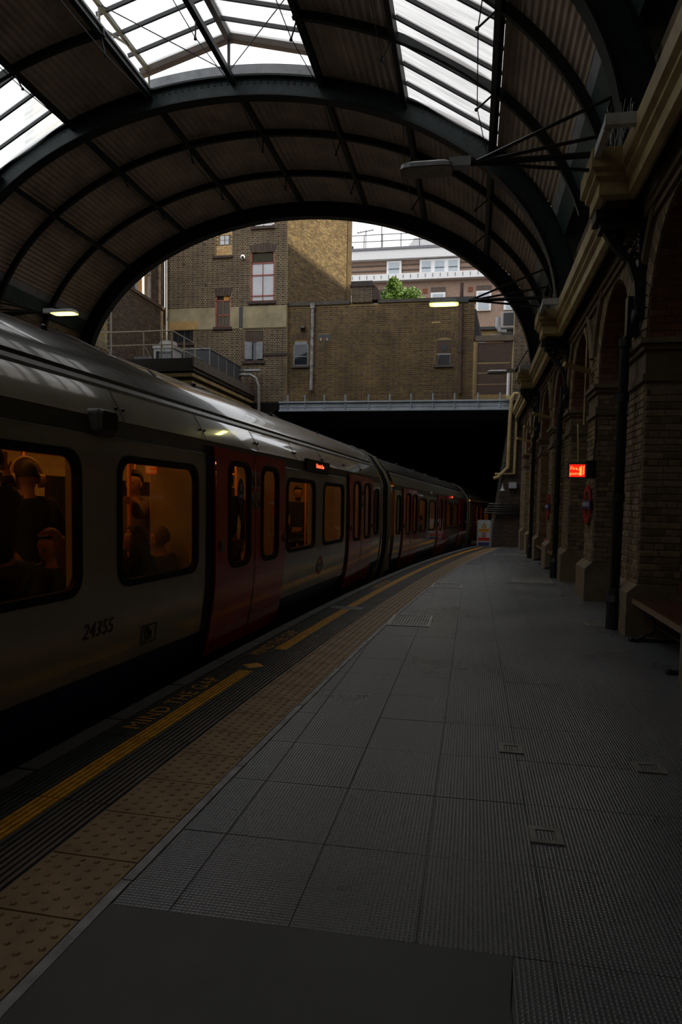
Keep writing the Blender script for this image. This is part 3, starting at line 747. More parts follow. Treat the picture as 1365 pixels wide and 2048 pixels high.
# roof carries on over the rest of the station behind the viewer
b = MB(); vs = []
for i in range(61):
    x, z = E(3 + 174 * i / 60, 0.46); vs += [(x, -26, z), (x, -4, z)]
b.add(vs, [(2 * i, 2 * i + 1, 2 * i + 3, 2 * i + 2) for i in range(60)]); b.build('roof_sheeting', BOARD, ceiling)

b = MB(); b.box(-14, 4, -26.3, -26, -1.3, 11); b.build('wall_light_stop', BOARD, kind='structure')  # unseen wall added to stop light entering behind the viewer
# left hand station wall
LX = -12.75
lw = MB(); lw.box(LX - 0.4, LX, -26, 22.4, -1.2, 6.9); wall_l = lw.build('wall_left', MORTAR, kind='structure')
brick_wall(wall_l, (LX, 11.5, 3.0), (0, 1, 0), 10.9, 3.7, STOCK, lambda v: [(c - r, c + r) for c in (2.2, 5.2, 8.2) for r in [math.sqrt(max(0, 1 - ((v - 0.9) / 1.25) ** 2)) * 0.95] if r > 0], singles=100)
for c in (13.7, 16.7, 19.7):
    b = MB(); n = 16
    pts = [(c + 0.95 * math.cos(PI * i / n), 3.9 + 1.25 * math.sin(PI * i / n)) for i in range(n + 1)]
    b.add([(LX + 0.004, y, z) for y, z in pts] + [(LX + 0.004, c, 3.0)], [(n + 1, i, i + 1) for i in range(n)]); b.build('arch_recess', REDB[1], wall_l)
    b = MB(); fr = [((LX, c + 0.95 * math.cos(PI * i / 20), 3.9 + 1.25 * math.sin(PI * i / 20)), (1, 0, 0), (0, math.cos(PI * i / 20), math.sin(PI * i / 20))) for i in range(21)]
    b.sweep([(0, 0), (0.06, 0), (0.06, 0.25), (0, 0.25)], fr); b.build('arch_ring', YELB[2], wall_l)
for y, wd in ((14.95, 'nearer'), (21.0, 'farther')):
    b = MB(); b.tube([(LX + 0.08, y, -0.1), (LX + 0.08, y, 6.5)], 0.055, 8); b.build('wall_pipe', METAL, label=wd + ' grey pipe up the wall beyond the train roof', cat='pipe')
b = MB(); b.box(-12.75, -12.35, -8, 22.2, 5.55, 5.85); b.build('trim_2', IRON2, kind='structure')
for k, c in enumerate((14.6,)):
    r = empty('iron_console', (LX, c, 4.4), 'scrolled black iron console on the wall beyond the train roof', 'bracket', 'iron gutter consoles')
    b = MB(); b.sweep([(-0.04, -0.05), (0.04, -0.05), (0.04, 0.05), (-0.04, 0.05)], [((x, 0, z), (1, 0, -0.3), (0, 1, 0)) for x, z in ((0.03, 0), (0.1, 0.4), (0.25, 0.7), (0.45, 0.95), (0.5, 1.15))]); b.build('curved_strut', IRON, r)
    b = MB(); b.box(0, 0.06, -0.08, 0.08, 0, 1.15); b.box(0, 0.55, -0.12, 0.12, 1.05, 1.15); b.build('back_plate', IRON, r)
    for cxs, czs, rr in ((0.15, 0.75, 0.08), (0.3, 0.9, 0.06), (0.1, 0.5, 0.05)):
        b = MB(); b.tube([(cxs + rr * (1 - i / 28) * math.cos(i * 0.5), 0, czs + rr * (1 - i / 28) * math.sin(i * 0.5)) for i in range(25)], 0.013, 5); b.build('scrollwork', IRON, r)

# ------------------------------------------------------------------ road bridge and tunnel
STEEL = mat('pale_blue_grey_girder', (0.30, 0.35, 0.40), 0.5, 0, 0.2, 3)
br = empty('road_bridge', (-3.4, 28.9, 5.35), 'pale grey steel bridge girder spanning the tracks below the brick wall', 'bridge')
b = MB(); b.box(-4.96, 4.9, -0.04, 0.0, 0.06, 0.38); b.build('girder_web', STEEL, br)
b = MB(); b.box(-4.98, 4.92, -0.12, 0.1, 0.0, 0.06); b.box(-4.98, 4.92, -0.12, 0.1, 0.36, 0.42); b.build('girder_flange', STEEL, br)
b = MB(); b.box(-4.96, 4.9, -0.06, -0.04, 0.17, 0.19); b.build('girder_rail', STEEL, br)
for x in (-7.98, -7.22, -6.37, -5.45, -4.46, -3.55, -2.66, -1.75, -0.86, 0.09, 0.98):
    b = MB(); b.bar((x + 3.4, -0.07, 0.1), (x + 3.4, -0.07, 0.70), 0.045, 0.05); b.build('post', STEEL, br)
tn = MB(); tn.box(-14, 9, 28.95, 70, 5.42, 5.75)
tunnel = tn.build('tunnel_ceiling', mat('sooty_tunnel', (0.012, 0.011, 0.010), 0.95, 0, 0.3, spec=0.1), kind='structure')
for k in range(6):
    b = MB(); b.box(-9.4, 2.0, 29.6 + k * 1.1, 29.75 + k * 1.1, 5.18, 5.42); b.build('cross_girder', IRON2, tunnel)
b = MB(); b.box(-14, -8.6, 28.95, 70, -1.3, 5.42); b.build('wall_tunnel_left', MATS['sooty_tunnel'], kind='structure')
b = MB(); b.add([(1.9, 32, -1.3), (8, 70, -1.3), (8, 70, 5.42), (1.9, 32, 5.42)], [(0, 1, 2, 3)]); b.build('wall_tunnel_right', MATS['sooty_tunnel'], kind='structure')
b = MB(); b.box(2.45, 9, 28.75, 33, -1.4, 5.42); b.build('tunnel_sun_stop', MATS['sooty_tunnel'], kind='structure')  # unseen box added to keep the sun out of the tunnel
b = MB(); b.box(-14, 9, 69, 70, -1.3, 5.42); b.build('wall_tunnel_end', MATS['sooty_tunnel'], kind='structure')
# pipes and bits on the end wall
b = MB()
for p in (((1.33, 28.6, 5.75), (1.15, 28.6, 5.9)),): b.bar(*p, 0.1, 0.1)
pts = [(1.75, 28.55, 5.95), (1.52, 28.55, 5.95), (1.42, 28.55, 5.75), (1.38, 28.55, 4.9), (1.36, 28.55, 3.0), (0.98, 28.55, 2.6), (0.80, 28.55, 2.55)]
b.tube(pts, 0.075, 8); b.build('buff_pipe', CREAM, label='thick buff pipe with a slanted foot beside the tunnel mouth', cat='pipe')
b = MB(); b.tube([(1.75, 28.58, 5.4), (1.66, 28.58, 5.3), (1.62, 28.58, 2.75), (0.85, 28.58, 2.72)], 0.06, 8); b.build('buff_pipe', CREAM, label='thinner buff pipe behind the slanted one by the tunnel', cat='pipe')
b = MB(); b.tube([(1.72, 28.5, 6.6), (1.72, 28.5, 5.0), (1.8, 28.5, 4.75), (2.2, 28.5, 4.7)], 0.035, 6); b.build('black_pipe', BLACK, label='thin black pipe bending at the end of the gutter', cat='pipe')
for k in range(5):
    b = MB(); b.tube([(0.45 + 0.05 * k, 28.55, 1.15 + 0.09 * k), (1.1, 28.5, 1.12 + 0.09 * k + 0.02 * math.sin(k * 2)), (2.0, 28.55, 1.15 + 0.085 * k)], 0.035, 6)
    b.build('cable', BLACK, label=('lowest', 'second lowest', 'middle', 'second highest', 'topmost')[k] + ' of the five black cables across the end wall', cat='cable', group='cables across the end wall')
sg = empty('tunnel_lamp', (1.17, 28.45, 2.05), 'small pale bell shaped lamp on the end wall', 'lamp')
b = MB(); b.tube([(0, 0, 0), (0, 0, 0.08), (0, 0, 0.2)], [0.11, 0.06, 0.03], 10); b.build('lamp_shade', PALEB, sg)
b = MB(); b.tube([(0, 0, 0.2), (0, 0.1, 0.3), (0, 0.24, 0.3)], 0.015, 6); b.build('arm', METAL, sg)
b = MB(); b.box(1.42, 1.72, 28.5, 28.68, 2.15, 2.4); b.build('junction_box', PALEB, label='pale grey junction box above the bell lamp on the end wall', cat='box')

# ------------------------------------------------------------------ low brick building on the bridge
def house(name, label): return empty(name, (0, 29.4, 5.8), label, 'building')
Z0 = 5.8
lowb = house('brick_building', 'low sooty brick wall building with two small windows standing over the bridge')
b = MB(); b.box(-8.2, -0.15, 0, 0.5, 0, 4.15); b.build('wall', LMORTAR, lowb)
LW = MB()
wins = [(-7.89, -7.24, 1.60, 2.62), (-1.69, -1.06, 1.51, 2.55), (-6.80, -6.26, 2.63, 2.92)]
brick_wall(lowb, (-8.2, 0, 0), (1, 0, 0), 8.05, 4.15, BROWNB, lambda v: [(a + 8.2, c + 8.2) for a, c, z0, z1 in wins if z0 <= v <= z1] + [(a + 8.2 - 0.05, c + 8.2 + 0.05) for a, c, z0, z1 in wins[:2] if z1 < v < z1 + 0.25], singles=290, gap=0.019)
b = MB(); b.box(-8.25, -5.42, -0.08, 0.6, 4.15, 4.3); b.box(-4.2, -0.1, -0.08, 0.6, 4.15, 4.28); b.build('coping', mat('dark_coping', (0.07, 0.06, 0.05), 0.8, 0, 0.4), lowb)
for i, (a, c, z0, z1) in enumerate(wins[:2]):
    b = MB(); b.box(a, c, -0.003, 0.06, z0, z1); wf = b.build('window', BLACK, lowb)
    b = MB(); b.box(a - 0.08, c + 0.08, -0.10, 0.02, z0 - 0.1, z0); b.build('sill', MATS['dark_coping'], wf)
    if i == 0:
        b = MB(); t = 0.035
        for r in ((a, a + t, z0, z1), (c - t, c, z0, z1), (a, c, z0, z0 + t), (a, c, z1 - 0.12, z1), (a, c, z0 + 0.38, z0 + 0.41)): b.box(r[0], r[1], -0.02, 0, r[2], r[3])
        b.build('sash', mat('dull_grey_sash', (0.22, 0.24, 0.26), 0.5), wf)
        b = MB(); b.box(a + t, c - t, -0.008, 0, z0 + t, z1 - 0.12); b.build('pane', DKGLASS, wf)
    else:
        b = MB(); b.box(a, c, -0.02, 0, z0 + 0.47, z1 - 0.05); b.build('wooden_panel', mat('dark_brown_board', (0.06, 0.035, 0.02), 0.7), wf)
        b = MB(); b.tube([((a + c) / 2, -0.035, z0 + 0.72), ((a + c) / 2, -0.02, z0 + 0.72)], 0.14, 16); b.build('vent', BLACK, wf)
        b = MB(); b.box(a + 0.02, c - 0.02, -0.03, 0, z0 + 0.42, z0 + 0.47); b.bar((a + 0.05, -0.02, z0 + 0.02), (a + 0.12, -0.1, z0 + 0.4), 0.03, 0.03); b.bar((c - 0.05, -0.02, z0 + 0.02), (c - 0.05, -0.1, z0 + 0.4), 0.03, 0.03); b.build('sash', METAL, wf)
    n = 12
    for k in range(n):
        t0, t1 = -0.5 + k / n, -0.5 + (k + 1) / n
        mx, hw = (a + c) / 2, (c - a) / 2 + 0.04
        f = lambda t, e: (mx + 2 * t * hw * (1 + 0.25 * e), z1 + 0.02 + 0.10 * (1 - 4 * t * t) + e * 0.24)
        q = [f(t0 + 0.006, 0), f(t1 - 0.006, 0), f(t1 - 0.006, 1), f(t0 + 0.006, 1)]
        vb = MB(); vb.add([(x, 0, z) for x, z in q] + [(x, -0.016, z) for x, z in q], [(4, 5, 6, 7), (0, 1, 5, 4), (1, 2, 6, 5), (2, 3, 7, 6), (3, 0, 4, 7)]); vb.build('arch_brick', BROWNB[k % 4], lowb)
a, c, z0, z1 = wins[2]
b = MB(); b.box(a, c, -0.002, 0.05, z0, z1); hole = b.build('broken_hole', BLACK, lowb)
for x, m in ((a + 0.08, FMORTAR), (a + 0.22, REDB[0]), (a + 0.36, FMORTAR)):
    b = MB(); b.box(x, x + 0.07, -0.006, 0.0, z0 + 0.02, z0 + 0.14); b.build('brick_stub', m, hole)
b = MB(); b.box(-1.9, -1.56, -0.018, 0, 3.24, 3.31); b.build('pale_brick', YELB[0], lowb)
def chimney():
    r = empty('chimney_stack', (-4.91, 29.4, 10.1), 'sooty brick chimney stack with curved shoulder on the parapet', 'chimney')
    b = MB(); b.box(-0.44, 0.44, -0.08, 0.5, -0.1, 0.55); b.build('stack', FMORTAR, r)
    brick_wall(r, (-0.44, -0.08, -0.1), (1, 0, 0), 0.88, 0.66, DARKB, None, singles=60)
    b = MB(); b.box(-0.50, 0.50, -0.14, 0.55, 0.55, 0.64); b.box(-0.46, 0.46, -0.1, 0.52, 0.64, 0.78); b.build('cap', DARKB[3], r)
    b = MB(); pts = [(0.44, 0.62)] + [(0.44 + 0.36 * math.sin(t * PI / 20), 0.62 * math.cos(t * PI / 20) ** 1.0) for t in range(1, 11)] + [(0.44, 0.0)]
    b.sweep(pts, [((0, y, 0), (1, 0, 0), (0, 0, 1)) for y in (-0.05, 0.5)]); b.build('curved_shoulder', DARKB[1], r)
chimney()
b = MB(); b.tube([(-7.04, 29.3, 10.0), (-7.04, 29.28, 8.0), (-7.07, 29.28, 6.3)], 0.075, 8); b.tube([(-7.04, 29.3, 9.8), (-7.04, 29.3, 10.0)], 0.11, 8); b.build('soil_pipe', mat('peeling_white_pipe', (0.42, 0.42, 0.42), 0.6, 0, 0.2, 5, col2=(0.05, 0.04, 0.04)), label='black pipe with peeling white paint down the sooty brick wall', cat='pipe')
b = MB(); b.tube([(-0.70, 29.3, 10.62), (-0.68, 29.28, 8.2), (-0.66, 29.28, 6.1)], 0.075, 8); b.tube([(-0.68, 29.28, 7.8), (-0.68, 29.28, 8.0)], 0.1, 8); b.build('rusty_pipe', mat('rusty_pipe', (0.11, 0.045, 0.028), 0.7, 0, 0.3, 3, col2=(0.03, 0.028, 0.03)), label='tall rusty brown pipe near the end of the sooty wall', cat='pipe')
b = MB(); b.ball((-7.45, 29.25, 8.97), 0.13, 8, sc=(1, 0.8, 0.8)); b.tube([(-7.55, 29.3, 8.95), (-7.55, 29.38, 8.95)], 0.05, 6); b.build('wall_lantern', BLACK, label='small black lamp on the brick above the first window', cat='lamp')

# hoarding of boards, brick pier and lumber at the end of the bridge
WOOD = mat('weathered_plywood', (0.085, 0.045, 0.028), 0.7, 0, 0.45, 3, 0.1, stretch=(1, 1, 4), col2=(0.04, 0.026, 0.022))
hd = empty('hoarding', (0.70, 29.45, 6.05), 'weathered brown plywood hoarding beside the sooty brick wall', 'hoarding')
for z0, z1 in ((0.02, 0.42), (0.46, 0.88), (0.92, 1.28), (1.34, 2.14)):
    b = MB(); b.box(-0.68, 0.66, -0.04, 0, z0, z1); b.build('plank', WOOD, hd)
b = MB(); b.box(-0.76, -0.68, -0.08, 0.02, 0, 2.3); b.build('post', STONE, hd)
b = MB(); b.box(-0.78, 0.80, -0.12, 0.05, 2.20, 2.42); b.build('lintel', mat('grey_brown_timber', (0.12, 0.095, 0.07), 0.8), hd)
b = MB(); b.box(0.66, 0.72, -0.05, 0.02, 0, 2.2); b.build('side_board', WOOD, hd)
pr = empty('brick_pier', (2.1, 29.4, 5.75), 'sooty brick pier at the right end of the hoarding', 'pier')
b = MB(); b.box(-0.62, 1.2, 0, 0.5, 0, 5.0); b.build('core', FMORTAR, pr)
brick_wall(pr, (-0.62, 0, 0), (1, 0, 0), 1.8, 5.0, DARKB, None, singles=60)
b = MB(); b.bar((1.30, 29.2, 5.75), (1.30, 29.2, 7.05), 0.09, 0.09); b.build('white_post', WHITEP, label='short white post in front of the hoarding', cat='post')

# ------------------------------------------------------------------ tall brick house
tall = house('brick_house', 'tall brown brick house with red sash windows and a pale rendered band')
def fx(x, z): return x, z - Z0
tw = [(-9.80, -8.74, 10.15, 12.25), (-11.41, -10.73, 9.10, 10.46), (-9.70, -8.77, 13.32, 15.2), (-11.44, -10.66, 12.17, 13.6), (-10.06, -9.20, 7.60, 8.90), (-13.5, -12.45, 8.45, 9.0)]
b = MB(); xs_ = sorted({-13.75, -8.16, *[t[0] for t in tw], *[t[1] for t in tw]}); zs_ = sorted({5.8, 16.3, *[t[2] for t in tw], *[t[3] for t in tw]})
for x0, x1 in zip(xs_, xs_[1:]):
    for z0, z1 in zip(zs_, zs_[1:]):
        if not any(t[0] <= x0 and x1 <= t[1] and t[2] <= z0 and z1 <= t[3] for t in tw): b.box(x0, x1, -0.2, 0.3, z0 - Z0, z1 - Z0)
b.build('wall', FMORTAR, tall)
def tgap(v):
    z = v + Z0; out = [(a + 13.75, c + 13.75) for a, c, z0, z1 in tw if z0 <= z <= z1]
    for a, c, z0, z1 in (tw[0], tw[1]):
        if z1 < z < z1 + 0.34: out.append((a - 0.06 + 13.75, c + 0.06 + 13.75))
    if 9.0 < z < 9.96: out.append((0.08, 5.6))
    return out
brick_wall(tall, (-13.75, -0.2, 0), (1, 0, 0), 5.59, 10.4, DARKB, tgap, singles=290, gap=0.019, pick=lambda u, v: 2.0 < v < 8.0)
REND = mat('stained_buff_render', (0.33, 0.285, 0.17), 0.85, 0, 0.3, 1.5, 0.1)
b = MB()
for x0, x1 in ((-13.67, -11.41), (-10.73, -10.32), (-10.14, -8.17)): b.box(x0, x1, -0.24, -0.2, 9.02 - Z0, 9.95 - Z0)
band = b.build('render_band', REND, tall)
b = MB(); b.box(-13.6, -12.25, -0.25, -0.24, 9.04 - Z0, 9.38 - Z0); b.build('ochre_patch', mat('ochre_render', (0.42, 0.27, 0.10), 0.8, 0, 0.2), band)
b = MB(); b.box(-10.32, -10.14, -0.215, -0.2, 9.05 - Z0, 9.95 - Z0); b.build('open_drain', BLACK, tall)
b = MB(); b.box(-9.2, -8.12, -0.26, -0.2, 7.82 - Z0, 7.92 - Z0); b.build('ledge', DARKB[3], tall)
WARM = mat('tan_room_wall', (0.30, 0.19, 0.09), 0.8)
def sash_window(a, c, z0, z1, name, fm, bars_v, bars_h, pane_m, t=0.05, top=None, d=-0.2):
    b = MB(); b.box(a, c, d + 0.10, d + 0.14, z0 - Z0, z1 - Z0); wf = b.build(name, mat('dark_interior', (0.03, 0.025, 0.02), 0.9), tall)
    b = MB()
    for r in [(a, a + t, z0, z1), (c - t, c, z0, z1), (a, c, z0, z0 + t)] + [(a, c, z - t / 2, z + t / 2) for z in bars_h] + [(x - t / 3, x + t / 3, z0, top or z1) for x in bars_v]:
        b.box(r[0], r[1], d + 0.02, d + 0.09, r[2] - Z0, r[3] - Z0)
    b.build('sash', fm, wf)
    xs = [a + t] + list(bars_v) + [c - t]; zs = [z0 + t] + [z for z in bars_h] + ([top] if top and top not in bars_h else ([] if top else [z1]))
    zs = sorted(set(zs))
    for i in range(len(xs) - 1):
        for j in range(len(zs) - 1):
            b = MB(); b.box(xs[i] + 0.01, xs[i + 1] - 0.01, d + 0.05, d + 0.06, zs[j] - Z0 + 0.015, zs[j + 1] - Z0 - 0.015); b.build('pane', pane_m, wf)
    b = MB(); b.box(a - 0.1, c + 0.08, d - 0.10, d + 0.05, z0 - Z0 - 0.12, z0 - Z0); b.build('sill', DARKB[1], wf)
    return wf
w1 = sash_window(-9.80, -8.74, 10.15, 12.25, 'window', REDP, (-9.27,), (10.40, 11.28, 11.79), PALEGL, top=11.79)
b = MB(); b.box(-9.72, -8.78, -0.16, -0.13, 11.83 - Z0, 12.2 - Z0); b.build('blind', mat('dark_olive_blind', (0.035, 0.03, 0.015), 0.8), w1)
w2 = sash_window(-11.41, -10.73, 9.10, 10.46, 'window', REDP, (-11.07,), (9.62, 10.25), mat('grey_glass', (0.05, 0.06, 0.065), 0.1), top=10.25)
for x in (-11.22, -10.92):
    for z in (9.2, 9.66):
        b = MB(); b.ball((x, -0.12, z + 0.13 - Z0), 0.12, 10, sc=(1.2, 0.25, 0.7)); b.build('bundle', WHITEP, w2, smooth=True)
b = MB(); b.box(-11.07, -10.78, -0.12, -0.10, 10.27 - Z0, 10.44 - Z0); b.build('lit_room', mat('amber_room_wall', (0.6, 0.33, 0.08), 0.8), w2)
w3 = sash_window(-9.70, -8.77, 13.32, 15.2, 'window', WHITEP, (-9.25,), (14.4,), PALEGL, t=0.08)
NICHEB = [mat('clean_yellow_brick_%d' % i, c, 0.85, 0, 0.2, 6) for i, c in enumerate([(0.62, 0.42, 0.19), (0.55, 0.36, 0.17), (0.66, 0.48, 0.25)])]
wn = MB(); wn.box(-11.44, -10.66, -0.10, -0.06, 12.17 - Z0, 13.7 - Z0); niche = wn.build('niche', MORTAR, tall)
for r in range(20):
    for k in range(5):
        u = -11.44 + k * 0.2 - (0.1 if r % 2 else 0); u0, u1 = max(-11.42, u + 0.005), min(-10.68, u + 0.195); z0 = 12.19 + r * 0.075
        if u1 - u0 < 0.04 or (z0 > 12.62 and z0 < 13.05 and u1 > -11.25 and u0 < -10.82): continue
        vb = MB(); vb.box(u0, u1, -0.125, -0.10, z0 - Z0, z0 + 0.064 - Z0); vb.build('yellow_brick', NICHEB[random.randrange(3)], niche)
b = MB(); b.box(-11.54, -10.64, -0.3, -0.1, 12.06 - Z0, 12.16 - Z0); b.build('sill', DARKB[1], niche)
for x0, x1 in ((-11.23, -11.05), (-11.01, -10.84)):
    for z0, z1 in ((12.67, 12.85), (12.87, 13.05)):
        b = MB(); b.box(x0, x1, -0.14, -0.11, z0 - Z0, z1 - Z0); b.build('small_pane', PALEGL, niche)
w5 = sash_window(-10.06, -9.20, 7.60, 8.90, 'window', mat('rotten_brown_frame', (0.07, 0.05, 0.04), 0.7), (), (), DKGLASS)
b = MB(); b.box(-10.0, -9.26, -0.19, -0.16, 8.42 - Z0, 8.88 - Z0); b.build('boarding', WOOD, w5)
for x0, x1, sw in ((-10.02, -9.72, 0.12), (-9.54, -9.22, -0.05)):
    b = MB(); b.add([(x0, -0.22 - max(0, sw), 7.68 - Z0), (x1, -0.22 + min(0, sw), 7.68 - Z0), (x1, -0.22 + min(0, sw), 8.42 - Z0), (x0, -0.22 - max(0, sw), 8.42 - Z0)], [(0, 1, 2, 3)]); b.build('casement', mat('grey_casement', (0.25, 0.27, 0.29), 0.15), w5)
w6 = sash_window(-13.5, -12.45, 8.45, 9.0, 'window', WOOD, (-13.2, -12.9, -12.6), (), DKGLASS)
for a, c, z1, nn in ((-9.80, -8.74, 12.25, 18), (-11.41, -10.73, 10.46, 12)):
    for k in range(nn):
        t0, t1 = -0.5 + k / nn, -0.5 + (k + 1) / nn; mx, hw = (a + c) / 2, (c - a) / 2 + 0.03
        f = lambda t, e: (mx + 2 * t * hw * (1 + 0.14 * e), z1 - 0.03 + 0.05 * (1 - 4 * t * t) + e * 0.34 - Z0)
        q = [f(t0 + 0.004, 0), f(t1 - 0.004, 0), f(t1 - 0.004, 1), f(t0 + 0.004, 1)]
        vb = MB(); vb.add([(x, -0.2, z) for x, z in q] + [(x, -0.216, z) for x, z in q], [(4, 5, 6, 7), (0, 1, 5, 4), (1, 2, 6, 5), (2, 3, 7, 6), (3, 0, 4, 7)]); vb.build('arch_brick', DARKB[k % 4], tall)
b = MB(); b.tube([(-13.7, -0.3, 0), (-13.7, -0.3, 10)], 0.06, 8); b.build('drainpipe', BLACK, tall)
b = MB()
for x, z in ((-11.95, 12.7), (-11.86, 10.95), (-12.9, 11.9)): b.box(x - 0.06, x + 0.06, -0.205, -0.195, z - 0.06 - Z0, z + 0.06 - Z0)
b.build('put_hole', BLACK, tall)
cc = empty('cctv_camera', (-10.15, 29.1, 12.04), 'white domed security camera on the brick house', 'camera')
b = MB(); b.ball((0, 0, 0), 0.11, 12, sc=(1, 0.8, 1)); b.build('housing', WHITEP, cc, smooth=True)
b = MB(); b.ball((0.03, -0.06, -0.03), 0.06, 8); b.build('lens', BLACK, cc)
# flank wall of the tall house, running back at an angle
ang = math.radians(23); SD = Vector((math.sin(ang), math.cos(ang), 0))
flank = MB(); O = Vector((-8.16, -0.2, 4.2)); Q = O + SD * 4.75
flank.add([tuple(O), tuple(Q), (Q.x, Q.y, 10.6), (O.x, O.y, 10.6)], [(0, 1, 2, 3)])
fw = flank.build('flank_wall', FMORTAR, tall)
FLB = [mat('flank_brick_%d' % i, c, 0.9, 0, 0.45, 3, 0.4) for i, c in enumerate([(0.15, 0.105, 0.048), (0.12, 0.082, 0.038), (0.19, 0.138, 0.065), (0.09, 0.062, 0.03)])]
brick_wall(fw, O, SD, 4.72, 6.3, FLB, None, singles=250, name='brick')
b = MB(); b.bar(Q + Vector((0.02, 0, -0.2)), Q + Vector((0.02, 0, 6.3)), 0.25, 0.14); b.build('corner_strip', FLB[1], tall)

# ------------------------------------------------------------------ left wing, flat roof with railing
wing = empty('brick_wing', (-13.74, 25.5, 5.0), 'long sooty brick wing with a lit window, left of the tall brick house', 'building')
b = MB(); b.box(-0.4, 0, -5.5, 3.7, 0, 4.85); b.box(-0.4, -0.1, 2.4, 3.7, 4.85, 9.5); b.box(-0.4, -0.1, -5.5, 0.3, 4.85, 9.5); b.build('wall', FMORTAR, wing)
brick_wall(wing, (0, -5.5, 0.6), (0, 1, 0), 9.2, 4.2, DARKB, None, singles=180)
brick_wall(wing, (-0.1, 2.4, 4.9), (0, 1, 0), 1.3, 4.5, DARKB, None, singles=0)
b = MB(); b.box(-0.45, 0.08, -5.5, 3.7, 4.82, 4.95); b.build('coping', DARKB[2], wing)
b = MB(); b.box(-0.6, -0.5, 0.3, 2.4, 4.9, 9.0); wn_ = b.build('lit_window', mat('tan_lit_wall', (0.48, 0.28, 0.10), 0.8, emit=(1.0, 0.55, 0.2), estr=0.10), wing)
b = MB()
for y in (0.3, 1.2, 2.3): b.box(-0.2, -0.12, y, y + 0.07, 4.95, 9.0)
for z in (4.95, 6.0, 7.4): b.box(-0.2, -0.12, 0.3, 2.4, z, z + 0.07)
b.build('window_frame', mat('dull_white_paint', (0.35, 0.35, 0.34), 0.6), wn_)
b = MB(); b.box(-0.49, -0.45, 1.35, 1.9, 5.15, 5.95); b.box(-0.455, -0.44, 1.42, 1.83, 5.22, 5.88, 1); b.build('picture', [BLACK, mat('blue_print', (0.10, 0.12, 0.2), 0.6)], wn_)
b = MB(); b.bar((-13.6, 28.9, 6.0), (-13.6, 28.9, 13.5), 0.08, 0.08); b.build('white_pipe', mat('dull_pipe_paint', (0.16, 0.155, 0.145), 0.6), label='thin white pipe in the corner left of the tall house', cat='pipe')
b = MB(); b.box(-13.73, -13.66, 23.1, 24.0, 6.6, 8.6); b.build('yellow_door', mat('dull_yellow_panel', (0.33, 0.26, 0.10), 0.7), label='dull yellow door panel behind the ladder on the wing', cat='door')
ld = empty('ladder_cage', (-13.35, 23.2, 6.3), 'grey steel access ladder with hoops beside the brick wing', 'ladder')
b = MB()
for y in (-0.45, 0.5): b.bar((0, y, 0), (0, y, 3.2), 0.06, 0.06)
b.build('stile', METAL, ld)
for k in range(9):
    b = MB(); b.bar((0, -0.45, 0.3 + k * 0.33), (0, 0.5, 0.3 + k * 0.33), 0.03, 0.03); b.build('rung', METAL, ld)
fr_ = empty('flat_roof', (-11.5, 22.5, 6.36), 'dark flat roof ledge with stepped buff cornice above the train roof', 'roof')
b = MB(); b.box(-2.5, 1.89, 0, 7.0, -0.44, 0.0); b.build('fascia', mat('dark_brown_fascia', (0.035, 0.03, 0.022), 0.7), fr_)
b = MB(); b.box(1.87, 1.93, -0.02, 7.0, -0.30, 0.02); b.build('edge_board', mat('grey_brown_board', (0.13, 0.11, 0.085), 0.8), fr_)
b = MB(); b.box(-2.5, 1.75, 0.12, 7, -0.8, -0.44); b.build('frieze', mat('dark_olive_frieze', (0.06, 0.05, 0.025), 0.8), fr_)
b = MB(); b.box(-2.5, 1.86, 0.03, 7, -0.62, -0.50); b.box(-2.5, 1.82, 0.06, 7, -0.86, -0.76); b.build('cornice_band', CREAM, fr_)
b = MB(); b.box(-2.5, 1.6, 0.2, 7, -4.5, -0.8); b.build('wall_below', DARKB[0], fr_)
b = MB()
for k in range(14): b.ball((1.935, 0.3 + k * 0.5, -0.14), 0.025, 6)
b.build('bolts', METAL, fr_, kind='stuff')
rg = empty('railing', (-11.5, 22.55, 6.36), 'thin buff pipe railing around the flat roof', 'railing')
RAILM = mat('buff_pipe_rail', (0.34, 0.30, 0.22), 0.5, 0.3)
for x, y in ((-2.3, 0), (-1.4, 0), (0.04, 0), (0.70, 0), (1.1, 0), (1.1, 1.0), (1.1, 2.0), (1.1, 2.9)):
    b = MB(); b.tube([(x, y, 0), (x, y, 0.96)], 0.026, 6); b.build('post', RAILM, rg)
for z in (0.48, 0.95):
    b = MB(); b.tube([(-2.9, 0, z), (1.1, 0, z), (1.1, 2.9, z)], 0.022, 6); b.build('rail', RAILM, rg)
for x in (-1.4, 0.04, 0.7):
    b = MB(); b.tube([(x, 0, 0.5), (x + 0.25, 0.05, 0.02)], 0.015, 5); b.build('brace', RAILM, rg)
ac = empty('cooling_unit', (-11.5, 24.6, 6.36), 'pale grey rooftop cooling unit with a round fan cowl behind the railing', 'machine')
b = MB(); b.box(-0.42, 0.36, -0.35, 0.4, 0, 0.75); b.build('casing', mat('pale_machine_paint', (0.38, 0.38, 0.37), 0.5), ac)
b = MB(); b.box(-0.45, 0.4, -0.38, 0.43, 0.75, 0.85); b.build('rim', MATS['pale_machine_paint'], ac)
b = MB(); b.tube([(0, 0, 0.85), (0, 0, 0.9), (0, 0, 1.02)], [0.36, 0.33, 0.33], 16); b.build('fan_cowl', MATS['pale_machine_paint'], ac, smooth=False)
b = MB(); b.tube([(0, 0, 1.02), (0, 0, 1.06)], 0.3, 16); b.build('fan_guard', mat('tan_guard', (0.28, 0.2, 0.13), 0.6), ac)
b = MB(); b.box(-0.32, 0.28, -0.37, -0.35, 0.1, 0.65); b.build('louvre', DKGLASS, ac)
sc_ = empty('mesh_screen', (-10.1, 25.2, 6.3), 'dark grey mesh screen panels at the edge of the flat roof', 'screen')
